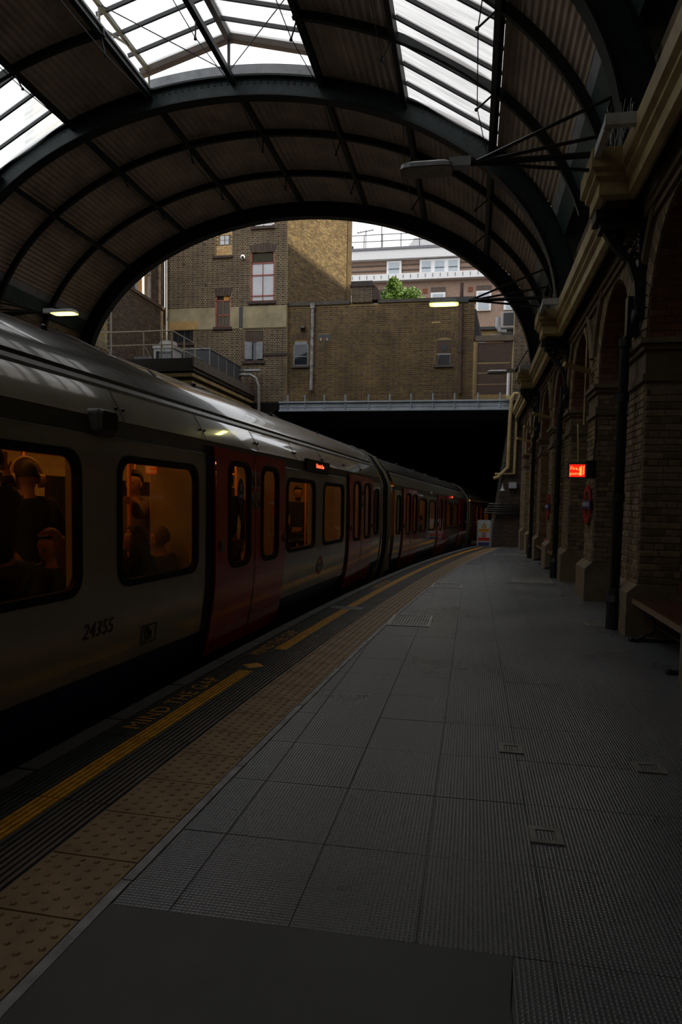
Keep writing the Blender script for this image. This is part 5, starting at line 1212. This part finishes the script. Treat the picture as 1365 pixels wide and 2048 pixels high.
def wins_of(a, c): return [(a + 0.09, a + 1.40), (a + 1.80, a + 3.10)] if c - a > 3 else []
ZLOW = [0.26, 0.36, 0.46, 0.56, 0.66, 0.78]
def train_car(mw, label, starts, L0, L1, near=True, seats=True):
    """local frame: x along the car, y into the car, z up; starts = left edge of each doorway"""
    car = empty('train_car', label=label, cat='train car', mw=mw)
    W = 2.75
    dspan = [(s, s + 2.05) for s in starts]
    secs = []; x = L0
    for a, c in dspan:
        secs.append((x, a)); x = c
    secs.append((x, L1))
    for a, c in secs:
        if c - a < 0.12: continue
        wins = []
        ln = c - a
        if ln > 3: wins = [(a + 0.09, a + 1.40), (a + 1.80, a + 3.10)]
        elif ln > 0.7: wins = [(a + ln / 2 - 0.27, a + ln / 2 + 0.27)]
        b = MB(); strips(b, a, c, ZLOW); strips(b, a, c, [1.85, 1.90])
        if wins:
            ed = [a] + [(wins[i][1] + wins[i + 1][0]) / 2 for i in range(len(wins) - 1)] + [c]
            for i, w_ in enumerate(wins): cell(b, ed[i], ed[i + 1], 0.78, 1.85, (w_[0] + 0.04, w_[1] - 0.04, 0.87, 1.76), 0.12)
        else: strips(b, a, c, [0.78, 1.85])
        side = b.build('body_side', TBODY, car)
        for w_ in wins:
            b = MB(); ring(b, (w_[0] + 0.01, w_[1] - 0.01, 0.84, 1.79), 0.14, 0.052, 0.012); fr = b.build('window_seal', RUBBER, side)
            pane((w_[0] + 0.05, w_[1] - 0.05, 0.86, 1.77), 0.12, 0.012, side, 'window_pane')
        b = MB(); strips(b, a, c, [-0.30, 0.0, 0.12, 0.255], lift=-0.03); b.build('blue_skirt', TBLUE, side)
        b = MB(); strips(b, a, c, [0.255, 0.272], lift=0.004); b.build('sill_strip', BAR, side)
    for s, e in dspan:
        b = MB(); strips(b, s - 0.15, s + 0.028, [-0.05, 0.1] + ZLOW + [1.85, 1.90, 1.98], lift=0.006); b.build('door_pocket_seal', RUBBER, car)
        b = MB(); strips(b, s + 2.047, s + 2.09, [-0.05, 0.1] + ZLOW + [1.85, 1.90, 1.98], lift=0.006); b.build('door_edge_seal', RUBBER, car)
        b = MB(); b.box(s, e, 0.14, 0.2, -0.25, -0.02); b.build('door_step', BLACK, car)
        for q, (a, c, wa, wc) in enumerate(((s + 0.03, s + 1.03, s + 0.32, s + 0.90), (s + 1.045, s + 2.045, s + 1.22, s + 1.80))):
            b = MB(); lf = 0.022
            strips(b, a, c, [0.0, 0.1, 0.2] + ZLOW[1:-1] + [0.78], lift=lf); cell(b, a, c, 0.78, 1.92, (wa + 0.03, wc - 0.03, 0.85, 1.84), 0.11, lift=lf); strips(b, a, c, [1.92, 1.98], lift=lf)
            for xx in (a, c):
                zs = [0.0, 0.2, 0.46, 0.9, 1.5, 1.98]
                for za, zb in zip(zs, zs[1:]): b.add([(xx, yp(za) - lf, za), (xx, yp(zb) - lf, zb), (xx, yp(zb) + 0.05, zb), (xx, yp(za) + 0.05, za)], [(0, 1, 2, 3)])
            dl = b.build('door', TRED, car)
            b = MB(); ring(b, (wa, wc, 0.81, 1.88), 0.14, 0.055, lf + 0.010); b.build('window_seal', RUBBER, dl)
            pane((wa + 0.03, wc - 0.03, 0.84, 1.85), 0.11, -0.012, dl, 'door_pane')
            b = MB(); hx = a + 0.10 if q == 0 else c - 0.06; b.tube([(hx, -lf - 0.005, 1.00), (hx, -lf - 0.02, 1.05), (hx, -lf - 0.005, 1.10)], 0.02, 6); b.build('door_handle', METAL, dl)
            if near:
                for z0 in (1.62, 1.40):
                    b = MB(); hx = c - 0.12 if q == 0 else a + 0.02; b.box(hx, hx + 0.10, -lf - 0.003, -lf, z0, z0 + 0.18); st = b.build('notice', mat('pale_notice', (0.34, 0.30, 0.22), 0.6), dl)
                    b = MB(); b.add([(hx + 0.02, -lf - 0.005, z0 + 0.05), (hx + 0.08, -lf - 0.005, z0 + 0.05), (hx + 0.05, -lf - 0.005, z0 + 0.15)], [(0, 1, 2)]); b.bar((hx + 0.05, -lf - 0.0045, z0 + 0.02), (hx + 0.05, -lf - 0.0045, z0 + 0.05), 0.002, 0.03); o_ = b.build('notice_symbol', BAR, dl)
        b = MB(); strips(b, s + 1.03, s + 1.045, [0.0, 0.2, 0.46, 0.66, 0.78, 1.98], lift=0.028); b.build('door_gasket', RUBBER, car)
    # cantrail and roof along the whole car
    def run(name, prof, m, sm=False):
        b = MB(); n = len(prof); b.add([(L0, y, z) for y, z in prof] + [(L1, y, z) for y, z in prof], [(i, n + i, n + i + 1, i + 1) for i in range(n - 1)]); o = b.build(name, m, car)
        if sm: smooth_by_angle(o, 40)
        return o
    run('dark_cantrail', [(0.004, 1.90), (0.010, 1.905), (0.022, 1.97), (0.032, 2.03)], mat('cantrail_shade_tone', (0.085, 0.075, 0.058), 0.35))  # dark colour holds the shade and reflection under the overhanging panel
    ct = run('cantrail_panel', [(0.028, 2.03), (0.05, 2.08), (0.085, 2.15), (0.13, 2.23), (0.15, 2.26)], TBODY, True)
    run('cantrail_edge', [(0.15, 2.26), (0.155, 2.285), (0.18, 2.32)], mat('grey_gutter_strip', (0.24, 0.24, 0.235), 0.3, 0.2))
    run('roof_groove', [(0.18, 2.32), (0.24, 2.31), (0.25, 2.37)], BLACK)
    ro = [(0.25, 2.37), (0.30, 2.46), (0.38, 2.55), (0.50, 2.635), (0.66, 2.71), (0.85, 2.765), (1.1, 2.80), (1.375, 2.81)]
    rf = run('roof', ro + [(2 * 1.375 - y, z) for y, z in reversed(ro[:-1])] + [(2.75, 2.0)], TROOF, True)
    if near:
        x = L0 + 1.3; k = 0
        while x < L1 - 0.5:
            b = MB(); pts = [(x, y + 0.0, z + 0.004) for y, z in ((0.022, 2.03), (0.085, 2.152), (0.15, 2.262))]; b.tube([(p[0], p[1] - 0.003, p[2]) for p in pts], 0.003, 4); b.build('panel_joint', BAR, ct)
            b = MB(); b.ball((x - 0.045, 0.06, 2.12), 0.014, 6); b.ball((x + 0.045, 0.06, 2.12), 0.014, 6); b.build('panel_bolts', BLACK, ct)
            x += 1.36; k += 1
    b = MB()
    for x in [L0 + 0.5 + i * 2.4 for i in range(int((L1 - L0) / 2.4))]:
        b.tube([(x, 0.62, 2.70), (x + 0.5, 0.75, 2.76), (x + 1.1, 0.9, 2.79)], 0.012, 5); b.ball((x, 0.62, 2.70), 0.03, 6)
    b.build('roof_cable', BLACK, rf)
    b = MB()
    for x in [L0 + 1.1 + i * 2.7 for i in range(int((L1 - L0) / 2.7))]:
        b.add([(x, 0.40, 2.575), (x + 0.07, 0.40, 2.575), (x + 0.13, 0.52, 2.652), (x + 0.06, 0.52, 2.652)], [(0, 1, 2, 3)])
    b.build('roof_vent', BLACK, rf)
    # interior
    b = MB(); b.box(L0, L1, 0.20, W, -0.1, 0.0); b.build('cabin_floor', TFLOOR, car)
    b = MB(); b.box(L0, L1, 0.16, W, 2.12, 2.16); b.build('cabin_ceiling', TIN, car)
    b = MB(); b.box(L0, L1, 0.06, 0.10, 1.86, 1.99); b.build('header_panel', TIN, car)
    for a, c in secs:
        if c - a < 0.12: continue
        b = MB(); b.box(a, c, 0.10, 0.13, 0.40, 0.84); b.box(a, c, 0.20, 0.22, 0.0, 0.40); b.build('inner_wall', TIN, car)
        if len(wins_of(a, c)) == 2:
            w0, w1 = wins_of(a, c); b = MB(); b.box(w0[1], w1[0], 0.07, 0.12, 0.84, 1.95); b.build('inner_pillar', TIN, car)
        for xx in (a + 0.01, c - 0.04):
            b = MB(); b.box(xx, xx + 0.03, 0.10, 0.62, 0.42, 1.95); b.build('draught_screen', TIN, car)
    b = MB(); b.box(L0, L1, W - 0.03, W, -0.3, 0.85); b.box(L0, L1, W - 0.03, W, 1.75, 2.2); b.build('far_side', TIN, car)
    x = L0 + 0.3
    while x < L1 - 1:
        b = MB(); b.box(x, x + 1.15, W - 0.02, W - 0.01, 0.85, 1.75); fw_ = b.build('far_window', DKGLASS, car)
        b = MB(); b.box(x + 1.15, x + 1.55, W - 0.03, W, 0.85, 1.75); b.build('far_pillar', TIN, car)
        x += 1.55
    b = MB(); b.box(L0, L0 + 0.04, 0.12, W, 0, 2.1); b.box(L1 - 0.04, L1, 0.12, W, 0, 2.1); b.build('end_bulkhead', TIN, car)
    for yy in (0.75, 2.0):
        b = MB(); b.box(L0 + 0.5, L1 - 0.5, yy, yy + 0.12, 2.095, 2.115); b.build('light_strip', CABIN, car)
    if seats:
        for a, c in secs:
            if c - a < 3: continue
            for y0, y1, yb in ((0.13, 0.60, 0.13), (W - 0.60, W - 0.13, W - 0.16)):
                n = 6; wd = (c - a - 0.2) / n
                for i in range(n):
                    b = MB(); b.box(a + 0.1 + i * wd + 0.01, a + 0.1 + (i + 1) * wd - 0.01, y0, y1, 0.36, 0.46); b.box(a + 0.1 + i * wd + 0.01, a + 0.1 + (i + 1) * wd - 0.01, yb, yb + 0.06, 0.46, 0.86); b.build('seat', TSEAT, car)
        for s, e in dspan:
            for xx in (s - 0.34, s + 0.06, e + 0.10):
                for yy in (0.66, W - 0.66):
                    b = MB(); b.tube([(xx, yy, 0.0), (xx, yy, 2.1)], 0.019, 8); b.build('grab_pole', TPOLE, car, smooth=True)
        for yy in (0.66, W - 0.66):
            b = MB(); b.tube([(L0 + 0.4, yy, 1.95), (L1 - 0.4, yy, 1.95)], 0.017, 6); b.build('grab_rail', TPOLE, car)
    b = MB()
    for x in (L0 + 2.2, L0 + 4.0, L1 - 4.0, L1 - 2.2): b.tube([(x, 0.35, -0.72), (x, 0.45, -0.72)], 0.38, 16)
    b.build('wheels', BLACK, car)
    return car

HD1 = 0.053
D1 = Vector((HD1, 1, 0)).normalized(); P1_ = Vector((-2.42, 5.4, 0))
def car_matrix(P, D, slope=0.0, dz=0.0):
    D = Vector(D).normalized(); X = Vector((D.x, D.y, slope)).normalized(); Yv = Vector((-D.y, D.x, 0)); Z = X.cross(Yv)
    return Matrix(((X.x, Yv.x, Z.x, P.x), (X.y, Yv.y, Z.y, P.y), (X.z, Yv.z, Z.z, P.z + dz), (0, 0, 0, 1)))
M1 = car_matrix(P1_, D1, -0.003, 0.015)
car1 = train_car(M1, 'nearest train car, grey and white with red doors and number 24355', [-4.81, 0.64, 6.12], -6.2, 9.1)
O2 = Vector((-1.914, 14.94, 0)); D2 = Vector((0.107, 1, 0)).normalized()
car2 = train_car(car_matrix(O2, D2, -0.0165, -0.085), 'second train car beyond the first gangway, before the dark tunnel', [1.95, 7.42, 12.85], 1.0, 15.8, near=False)
O3 = O2 + D2 * 16.4; D3 = Vector((0.235, 1, 0)).normalized()
car3 = train_car(car_matrix(O3, D3, -0.02, -0.37), 'third train car mostly swallowed by the dark tunnel', [0.95, 6.4], 0.3, 9.0, near=False, seats=False)
b = MB(); b.ball((10.75, -0.01, 2.0), 0.05, 8, sc=(1.6, 0.5, 0.8)); b.build('destination_light', emat('red_led', (1.0, 0.05, 0.02), 2.0), car2)
b = MB(); b.ball((6.0, -0.02, 1.98), 0.05, 8); b.build('side_lamp', PALEB, car2)
# gangway bellows
def gangway(M, x0, x1, label):
    r = empty('gangway', label=label, cat='gangway', mw=M)
    n = 7
    for k in range(n):
        b = MB(); x = x0 + (x1 - x0) * (k + 0.5) / n; lift = 0.02 if k in (0, n - 1) else (-0.05 if k % 2 else 0.0)
        prof = [(yp(z) - lift, z) for z in (-0.2, 0.1, 0.4, 0.66, 0.9, 1.9, 2.02, 2.2)] + [(y - lift * 0.5, z + lift * 0.7) for y, z in ((0.25, 2.37), (0.38, 2.55), (0.66, 2.71), (1.1, 2.8), (1.375, 2.81))]
        b.sweep([(-0.05, 0.0), (0.05, 0.0), (0.05, 0.12), (-0.05, 0.12)], [((x, y, z), (1, 0, 0), (0, 1, -0.3)) for y, z in prof])
        b.build('gangway_hoop', TBODY if k in (0, n - 1) else RUBBER, r)
    b = MB(); b.box(x0, x1, 0.2, 2.5, -0.2, 2.1); b.build('gangway_core', BLACK, r)
    return r
gangway(M1, 9.15, 10.35, 'dark ribbed gangway between the nearest and second train cars')
gangway(car_matrix(O2, D2, -0.0165, -0.085), 15.85, 16.6, 'dark ribbed gangway between the second and third train cars')
# markings and fittings on the nearest car
def on_side(s, z, lift=0.004): # text frame on the car side, reading along the car
    sl = (yp(z + 0.05) - yp(z - 0.05)) / 0.1
    return basis((s, yp(z) - lift, z), (1, 0, 0), (0, sl, 1))
text('24355', 0.150, 'car_number', BAR, car1, on_side(-1.165, 0.585), 0.0015, sx=0.95, shear=0.12)
ic = link('priority_symbol', None, car1, mw=on_side(-0.47, 0.43))
b = MB()
for r in ((-0.11, 0.11, 0.065, 0.075), (-0.11, 0.11, -0.075, -0.065), (-0.11, -0.10, -0.075, 0.075), (0.10, 0.11, -0.075, 0.075), (-0.06, -0.045, -0.06, 0.06), (-0.02, 0.0, -0.05, 0.05), (0.02, 0.04, -0.05, 0.02), (-0.02, 0.04, -0.01, 0.01)): b.box(r[0], r[1], r[2], r[3], 0, 0.002)
b.build('symbol_outline', BAR, ic)
roundel('side_roundel', (4.40, yp(0.56) - 0.004, 0.56), (1, 0, 0), (0, (yp(0.61) - yp(0.51)) / 0.1, 1), 0.135, '', None, parent=car1, t=0.003)
def side_fit(name, s0, s1, z0, z1, proud, m):
    b = MB(); b.box(s0, s1, -proud, 0.03, z0, z1); return b.build(name, m, car1)
dsp = side_fit('display_housing', 3.62, 4.80, 1.915, 2.075, 0.012, BLACK)
b = MB(); b.box(3.98, 4.52, -0.016, -0.010, 1.945, 2.045); b.build('display_window', mat('dark_display', (0.02, 0.012, 0.012), 0.2), dsp)
text('District line', 0.085, 'display_lettering', emat('led_red', (1.0, 0.10, 0.04), 2.2), dsp, basis((4.25, -0.019, 1.995), (1, 0, 0), (0, 0, 1)), 0.001)
b = MB()
q = rrect(-1.24, -1.02, 1.895, 2.075, 0.035); q2 = rrect(-1.225, -1.035, 1.925, 2.06, 0.03); n = len(q)
b.add([(x, 0.06, z) for x, z in q] + [(x, -0.035, z) for x, z in q] + [(x, -0.065, z) for x, z in q2], [(i, (i + 1) % n, n + (i + 1) % n, n + i) for i in range(n)] + [(n + i, n + (i + 1) % n, 2 * n + (i + 1) % n, 2 * n + i) for i in range(n)] + [tuple(range(2 * n, 3 * n))])
ind = b.build('side_indicator_lamp', mat('dull_grey_casting', (0.12, 0.11, 0.095), 0.4), car1)
b = MB(); q3 = rrect(-1.215, -1.045, 1.935, 2.05, 0.025); b.add([(x, -0.067, z) for x, z in q3], [tuple(range(len(q3)))]); b.build('indicator_lens', BLACK, ind)
q = [(0.085 * math.cos(2 * PI * k / 20), 0.135 * math.sin(2 * PI * k / 20)) for k in range(20)]
b = MB(); b.add([(1.28 + x, -0.016, 1.575 + z) for x, z in q], [tuple(range(20))]); stk = b.build('door_sticker', RBLUE, car1)
b = MB(); b.bar((1.23, -0.018, 1.54), (1.33, -0.018, 1.54), 0.001, 0.008); b.bar((1.24, -0.018, 1.52), (1.32, -0.018, 1.52), 0.001, 0.008); b.build('sticker_lines', RWHITE, stk)
b = MB(); b.bar((1.28, -0.018, 1.58), (1.28, -0.018, 1.66), 0.001, 0.022); b.build('sticker_mark', RWHITE, stk)

# ------------------------------------------------------------------ passengers
SKIN = mat('skin', (0.46, 0.27, 0.19), 0.55, 0, 0.1)
COATD = mat('dark_coat_cloth', (0.022, 0.02, 0.02), 0.85, 0, 0.3, 20)
COATG = mat('grey_jumper_cloth', (0.16, 0.14, 0.11), 0.9, 0, 0.2, 30)
TROU = mat('dark_trouser_cloth', (0.025, 0.025, 0.035), 0.9)
HAIRD = mat('dark_brown_hair', (0.02, 0.012, 0.008), 0.6, 0, 0.3, 40)
HAIRR = mat('long_auburn_hair', (0.12, 0.035, 0.015), 0.5, 0, 0.3, 40)
HAIRB = mat('pale_short_hair', (0.20, 0.14, 0.09), 0.6, 0, 0.3, 40)
def skin_mesh(name, verts, edges, m, parent, sub=2):
    me = bpy.data.meshes.new(name); me.from_pydata([v[:3] for v in verts], edges, []); me.materials.append(m)
    o = link(name, me, parent)
    bm = bmesh.new(); bm.from_mesh(me); sl = bm.verts.layers.skin.verify()
    for i, v in enumerate(bm.verts):
        r = verts[i][3]; v[sl].radius = (r, r) if not isinstance(r, tuple) else r; v[sl].use_root = (i == 0)
    bm.to_mesh(me); bm.free()
    md = o.modifiers.new('skin', 'SKIN'); md.use_smooth_shade = True; md.branch_smoothing = 0.3
    s2 = o.modifiers.new('sub', 'SUBSURF'); s2.levels = sub; s2.render_levels = sub
    return o
def chain(pts): return [(i, i + 1) for i in range(len(pts) - 1)]
def hand(verts, edges, wi, wpos, d, side, curl=0.6, up=(0, 0, 1)):
    d = Vector(d).normalized(); side = Vector(side).normalized(); n = d.cross(side).normalized()
    pal = wpos + d * 0.055; verts.append((*pal, 0.024)); pi_ = len(verts) - 1; edges.append((wi, pi_))
    for k, ln in ((-1.5, 0.062), (-0.5, 0.074), (0.5, 0.070), (1.5, 0.054)):
        p0 = pal + side * k * 0.017 + d * 0.032; p1 = p0 + d * ln * 0.5 + n * 0.010 * curl; p2 = p1 + d * ln * (0.45 - 0.3 * curl) + n * ln * 0.5 * curl
        i0 = len(verts); verts += [(*p0, 0.0085), (*p1, 0.0078), (*p2, 0.0065)]; edges += [(pi_, i0), (i0, i0 + 1), (i0 + 1, i0 + 2)]
    t0 = wpos + d * 0.025 - side * 0.03; t1 = t0 + d * 0.035 - side * 0.02 + n * 0.012; i0 = len(verts); verts += [(*t0, 0.010), (*t1, 0.008)]; edges += [(wi, i0), (i0, i0 + 1)]
def person(name_label, M, sit=False, arms=None, face_yaw=0.0, hair='short', hair_m=HAIRD, coat=COATD, headphones=False, h=1.74, lean=0.0, beard=False, tilt=0.0):
    """local frame: x = right hand side, y = facing, z up; origin at the feet (standing) or under the seat (sitting)"""
    r = empty('person', label=name_label, cat='person', mw=M)
    k = h / 1.74
    pz = (0.50 if sit else 0.92 * k)
    V = lambda x, y, z: Vector((x, y + lean * max(0, z - pz), z))
    pel = V(0, 0, pz); wa = V(0, 0.01, pz + 0.18 * k); ch = V(0, 0.015, pz + 0.38 * k); nk = V(0, 0.0, pz + 0.52 * k); hb = V(0, 0.02, pz + 0.575 * k); hd_ = V(0, 0.03, pz + 0.655 * k)
    vs = [(*pel, 0.125), (*wa, 0.115), (*ch, 0.135), (*nk, 0.058), (*hb, 0.050)]; ed = [(0, 1), (1, 2), (2, 3), (3, 4)]
    cloth_v = [(*pel, 0.15), (*wa, 0.14), (*ch, 0.165), (*(nk - Vector((0, 0, 0.01))), 0.078)]; cloth_e = [(0, 1), (1, 2), (2, 3)]
    tv = [(*pel, 0.15)]; te = []
    for sg in (-1, 1):
        hip = V(sg * 0.09, 0, pz - 0.05)
        if sit: kn = Vector((sg * 0.11, 0.42, 0.50)); an = Vector((sg * 0.11, 0.44, 0.09)); toe = an + Vector((0.0, 0.14, -0.05))
        else: kn = Vector((sg * 0.10, 0.02, 0.50 * k)); an = Vector((sg * 0.10, -0.01, 0.09)); toe = an + Vector((0.02 * sg, 0.15, -0.05))
        i0 = len(vs); vs += [(*hip, 0.085), (*kn, 0.058), (*an, 0.04), (*toe, 0.036)]; ed += [(0, i0), (i0, i0 + 1), (i0 + 1, i0 + 2), (i0 + 2, i0 + 3)]
        j = len(tv); tv += [(*hip, 0.10), (*kn, 0.075), (*(an + Vector((0, 0, 0.03))), 0.06)]; te += [(0, j), (j, j + 1), (j + 1, j + 2)]
        sh = ch + Vector((sg * 0.17, -0.005, 0.10 * k))
        a = (arms or {}).get(sg)
        if a is None: el, wr_ = sh + Vector((sg * 0.06, -0.03, -0.28)), sh + Vector((sg * 0.04, 0.12, -0.50)); 
        else: el, wr_ = Vector(a[0]), Vector(a[1])
        i0 = len(vs); vs += [(*sh, 0.062), (*el, 0.042), (*wr_, 0.028)]; ed += [(2, i0), (i0, i0 + 1), (i0 + 1, i0 + 2)]
        dd = (wr_ - el).normalized() if a is None or len(a) < 3 else Vector(a[2]); sd = dd.cross(Vector((0, 1, 0.2))).normalized() * sg if a is None or len(a) < 4 else Vector(a[3])
        hand(vs, ed, i0 + 2, wr_, dd, sd, 0.5 if a is None or len(a) < 5 else a[4])
        j = len(cloth_v); wc = el + (wr_ - el) * 0.93; cloth_v += [(*sh, 0.082), (*el, 0.062), (*wc, 0.046)]; cloth_e += [(2, j), (j, j + 1), (j + 1, j + 2)]
    # head: extra rings of skin vertices for skull and jaw, turned by face_yaw
    Rz = Matrix.Rotation(face_yaw, 4, 'Z') @ Matrix.Rotation(tilt, 4, 'X')
    H = lambda x, y, z: hd_ + (Rz @ Vector((x, y, z)))
    i0 = len(vs); vs += [(*H(0, 0.015, -0.05), 0.068), (*H(0, 0.0, 0.02), 0.093), (*H(0, -0.012, 0.085), 0.082)]; ed += [(4, i0), (i0, i0 + 1), (i0 + 1, i0 + 2)]
    body = skin_mesh('body', vs, ed, SKIN, r)
    skin_mesh('coat', cloth_v, cloth_e, coat, r); skin_mesh('trousers', tv, te, TROU, r)
    fb_ = MB()
    fb_.add([tuple(H(0, 0.075, 0.02)), tuple(H(-0.016, 0.082, -0.025)), tuple(H(0.016, 0.082, -0.025)), tuple(H(0, 0.108, -0.022)), tuple(H(0, 0.08, -0.034))], [(0, 1, 3), (0, 3, 2), (1, 4, 3), (4, 2, 3)]); 
    for sg in (-1, 1): fb_.ball(tuple(H(sg * 0.080, 0.0, -0.005)), 0.026, 8, sc=(0.45, 0.8, 1.2))
    fb_.build('nose_and_ears', SKIN, r, smooth=True)
    eb = MB()
    for sg in (-1, 1): eb.ball(tuple(H(sg * 0.030, 0.066, 0.012)), 0.012, 8)
    eb.build('eyes', BLACK, r)
    mb_ = MB(); mb_.tube([tuple(H(-0.022, 0.074, -0.062)), tuple(H(0, 0.080, -0.060)), tuple(H(0.022, 0.074, -0.062))], 0.006, 6); mb_.build('mouth', mat('lips', (0.30, 0.10, 0.08), 0.5), r)
    hm_ = MB()
    vsn = []; n1, n2 = 14, 8
    for i in range(n2 + 1):
        th = PI * 0.62 * i / n2
        for q in range(n1):
            ph = 2 * PI * q / n1; fr_cut = 1.0
            dirv = Vector((math.sin(th) * math.cos(ph), math.sin(th) * math.sin(ph), math.cos(th)))
            t2 = th if dirv.y < 0.35 else min(th, PI * 0.30)
            dirv = Vector((math.sin(t2) * math.cos(ph), math.sin(t2) * math.sin(ph), math.cos(t2)))
            vsn.append(tuple(H(dirv.x * 0.088, dirv.y * 0.094 - 0.012, dirv.z * 0.108 + 0.042)))
    hm_.add(vsn, [(i * n1 + q, (i + 1) * n1 + q, (i + 1) * n1 + (q + 1) % n1, i * n1 + (q + 1) % n1) for i in range(n2) for q in range(n1)])
    if hair == 'long':
        for q in range(13):
            t = PI + PI * q / 12; x, y = 0.085 * math.cos(t), 0.085 * math.sin(t) - 0.01
            hm_.tube([tuple(H(x * 0.9, y * 0.9, 0.06)), tuple(H(x * 1.1, y * 1.15, -0.06)), tuple(H(x * 1.25, y * 1.2 + 0.01, -0.20)), tuple(H(x * 1.1, y * 1.1 + 0.03, -0.36))], [0.03, 0.034, 0.03, 0.012], 6)
    hm_.build('hair', hair_m, r, smooth=True)
    if beard:
        bb = MB(); bb.ball(tuple(H(0, 0.040, -0.085)), 0.052, 10, sc=(1.05, 0.8, 0.75)); bb.build('beard', HAIRD, r, smooth=True)
    if headphones:
        hp = empty('headphones', label='pale over-ear headphones worn by the standing passenger', cat='headphones', mw=M)
        b = MB(); b.tube([tuple(H(0.108 * math.cos(t), -0.01, 0.02 + 0.145 * math.sin(t))) for t in [PI * i / 16 for i in range(17)]], 0.013, 8); b.build('headband', mat('pale_headphone_plastic', (0.50, 0.36, 0.24), 0.4), hp, smooth=True)
        for sg in (-1, 1):
            b = MB(); b.tube([tuple(H(sg * 0.085, -0.005, -0.01)), tuple(H(sg * 0.125, -0.005, -0.01))], [0.056, 0.048], 12); b.build('ear_cup', MATS['pale_headphone_plastic'], hp)
    return r
def in_car(s, y, z, face):   # face: angle of the facing direction in the car frame (0 = along the car, 90 = into the car)
    a = math.radians(face - 90)
    return M1 @ Matrix.Translation((s, y, z)) @ Matrix.Rotation(a, 4, 'Z')
person('standing passenger in a dark coat with headphones, seen through the nearest window', in_car(-0.88, 0.78, 0.0, 62), arms={1: ((0.30, 0.10, 1.20), (0.22, 0.30, 1.40)), -1: None}, headphones=True, h=1.78, face_yaw=-0.2, tilt=-0.2)
person('tall standing passenger in dark clothes raising one hand at the edge of the nearest window', in_car(-1.42, 0.62, 0.0, 75), arms={1: ((0.30, 0.22, 1.42), (0.22, 0.18, 1.66)), -1: None}, h=1.86, face_yaw=-0.4)
person('seated passenger with long auburn hair looking down, in the nearest window', in_car(-1.06, 0.43, 0.0, 92), sit=True, hair='long', hair_m=HAIRR, face_yaw=1.25, tilt=-0.25, h=1.64)
person('standing passenger in a grey jumper gripping the grab pole by the second window', in_car(0.95, 0.98, 0.0, 180), arms={-1: ((-0.22, 0.33, 1.33), (-0.30, 0.58, 1.46), (-0.25, 0.9, 0.1), (0, 0, 1), 0.95), 1: None}, coat=COATG, h=1.80)
person('seated passenger with dark hair seen from behind in the second window', in_car(-0.02, 0.40, 0.0, 85), sit=True, hair='long', h=1.64, face_yaw=0.5)
person('seated passenger with pale short hair seen from behind in the second window', in_car(0.42, 0.40, 0.0, 90), sit=True, hair_m=HAIRB, coat=COATG, h=1.58)
person('tall standing passenger in dark clothes behind the nearest door glass', in_car(2.05, 0.48, 0.0, 30), h=1.86)
person('bearded standing passenger with clasped hands in the third window', in_car(6.35, 0.98, 0.0, 198), arms={1: ((0.26, 0.02, 1.08), (0.05, 0.24, 1.02), (-0.9, 0.3, 0), (0, 0.2, 1), 0.7), -1: ((-0.26, 0.02, 1.08), (-0.03, 0.26, 0.99), (0.9, 0.3, 0), (0, 0.2, 1), 0.7)}, beard=True, h=1.80)
person('standing passenger in a grey jumper at the edge of the fourth window', in_car(7.35, 0.72, 0.0, 120), coat=COATG, h=1.74)
M2 = car_matrix(O2, D2, -0.0165, -0.085)
person('seated passenger with dark hair in the second train car window', M2 @ Matrix.Translation((6.6, 0.38, 0)) @ Matrix.Rotation(math.radians(0), 4, 'Z'), sit=True, h=1.74)
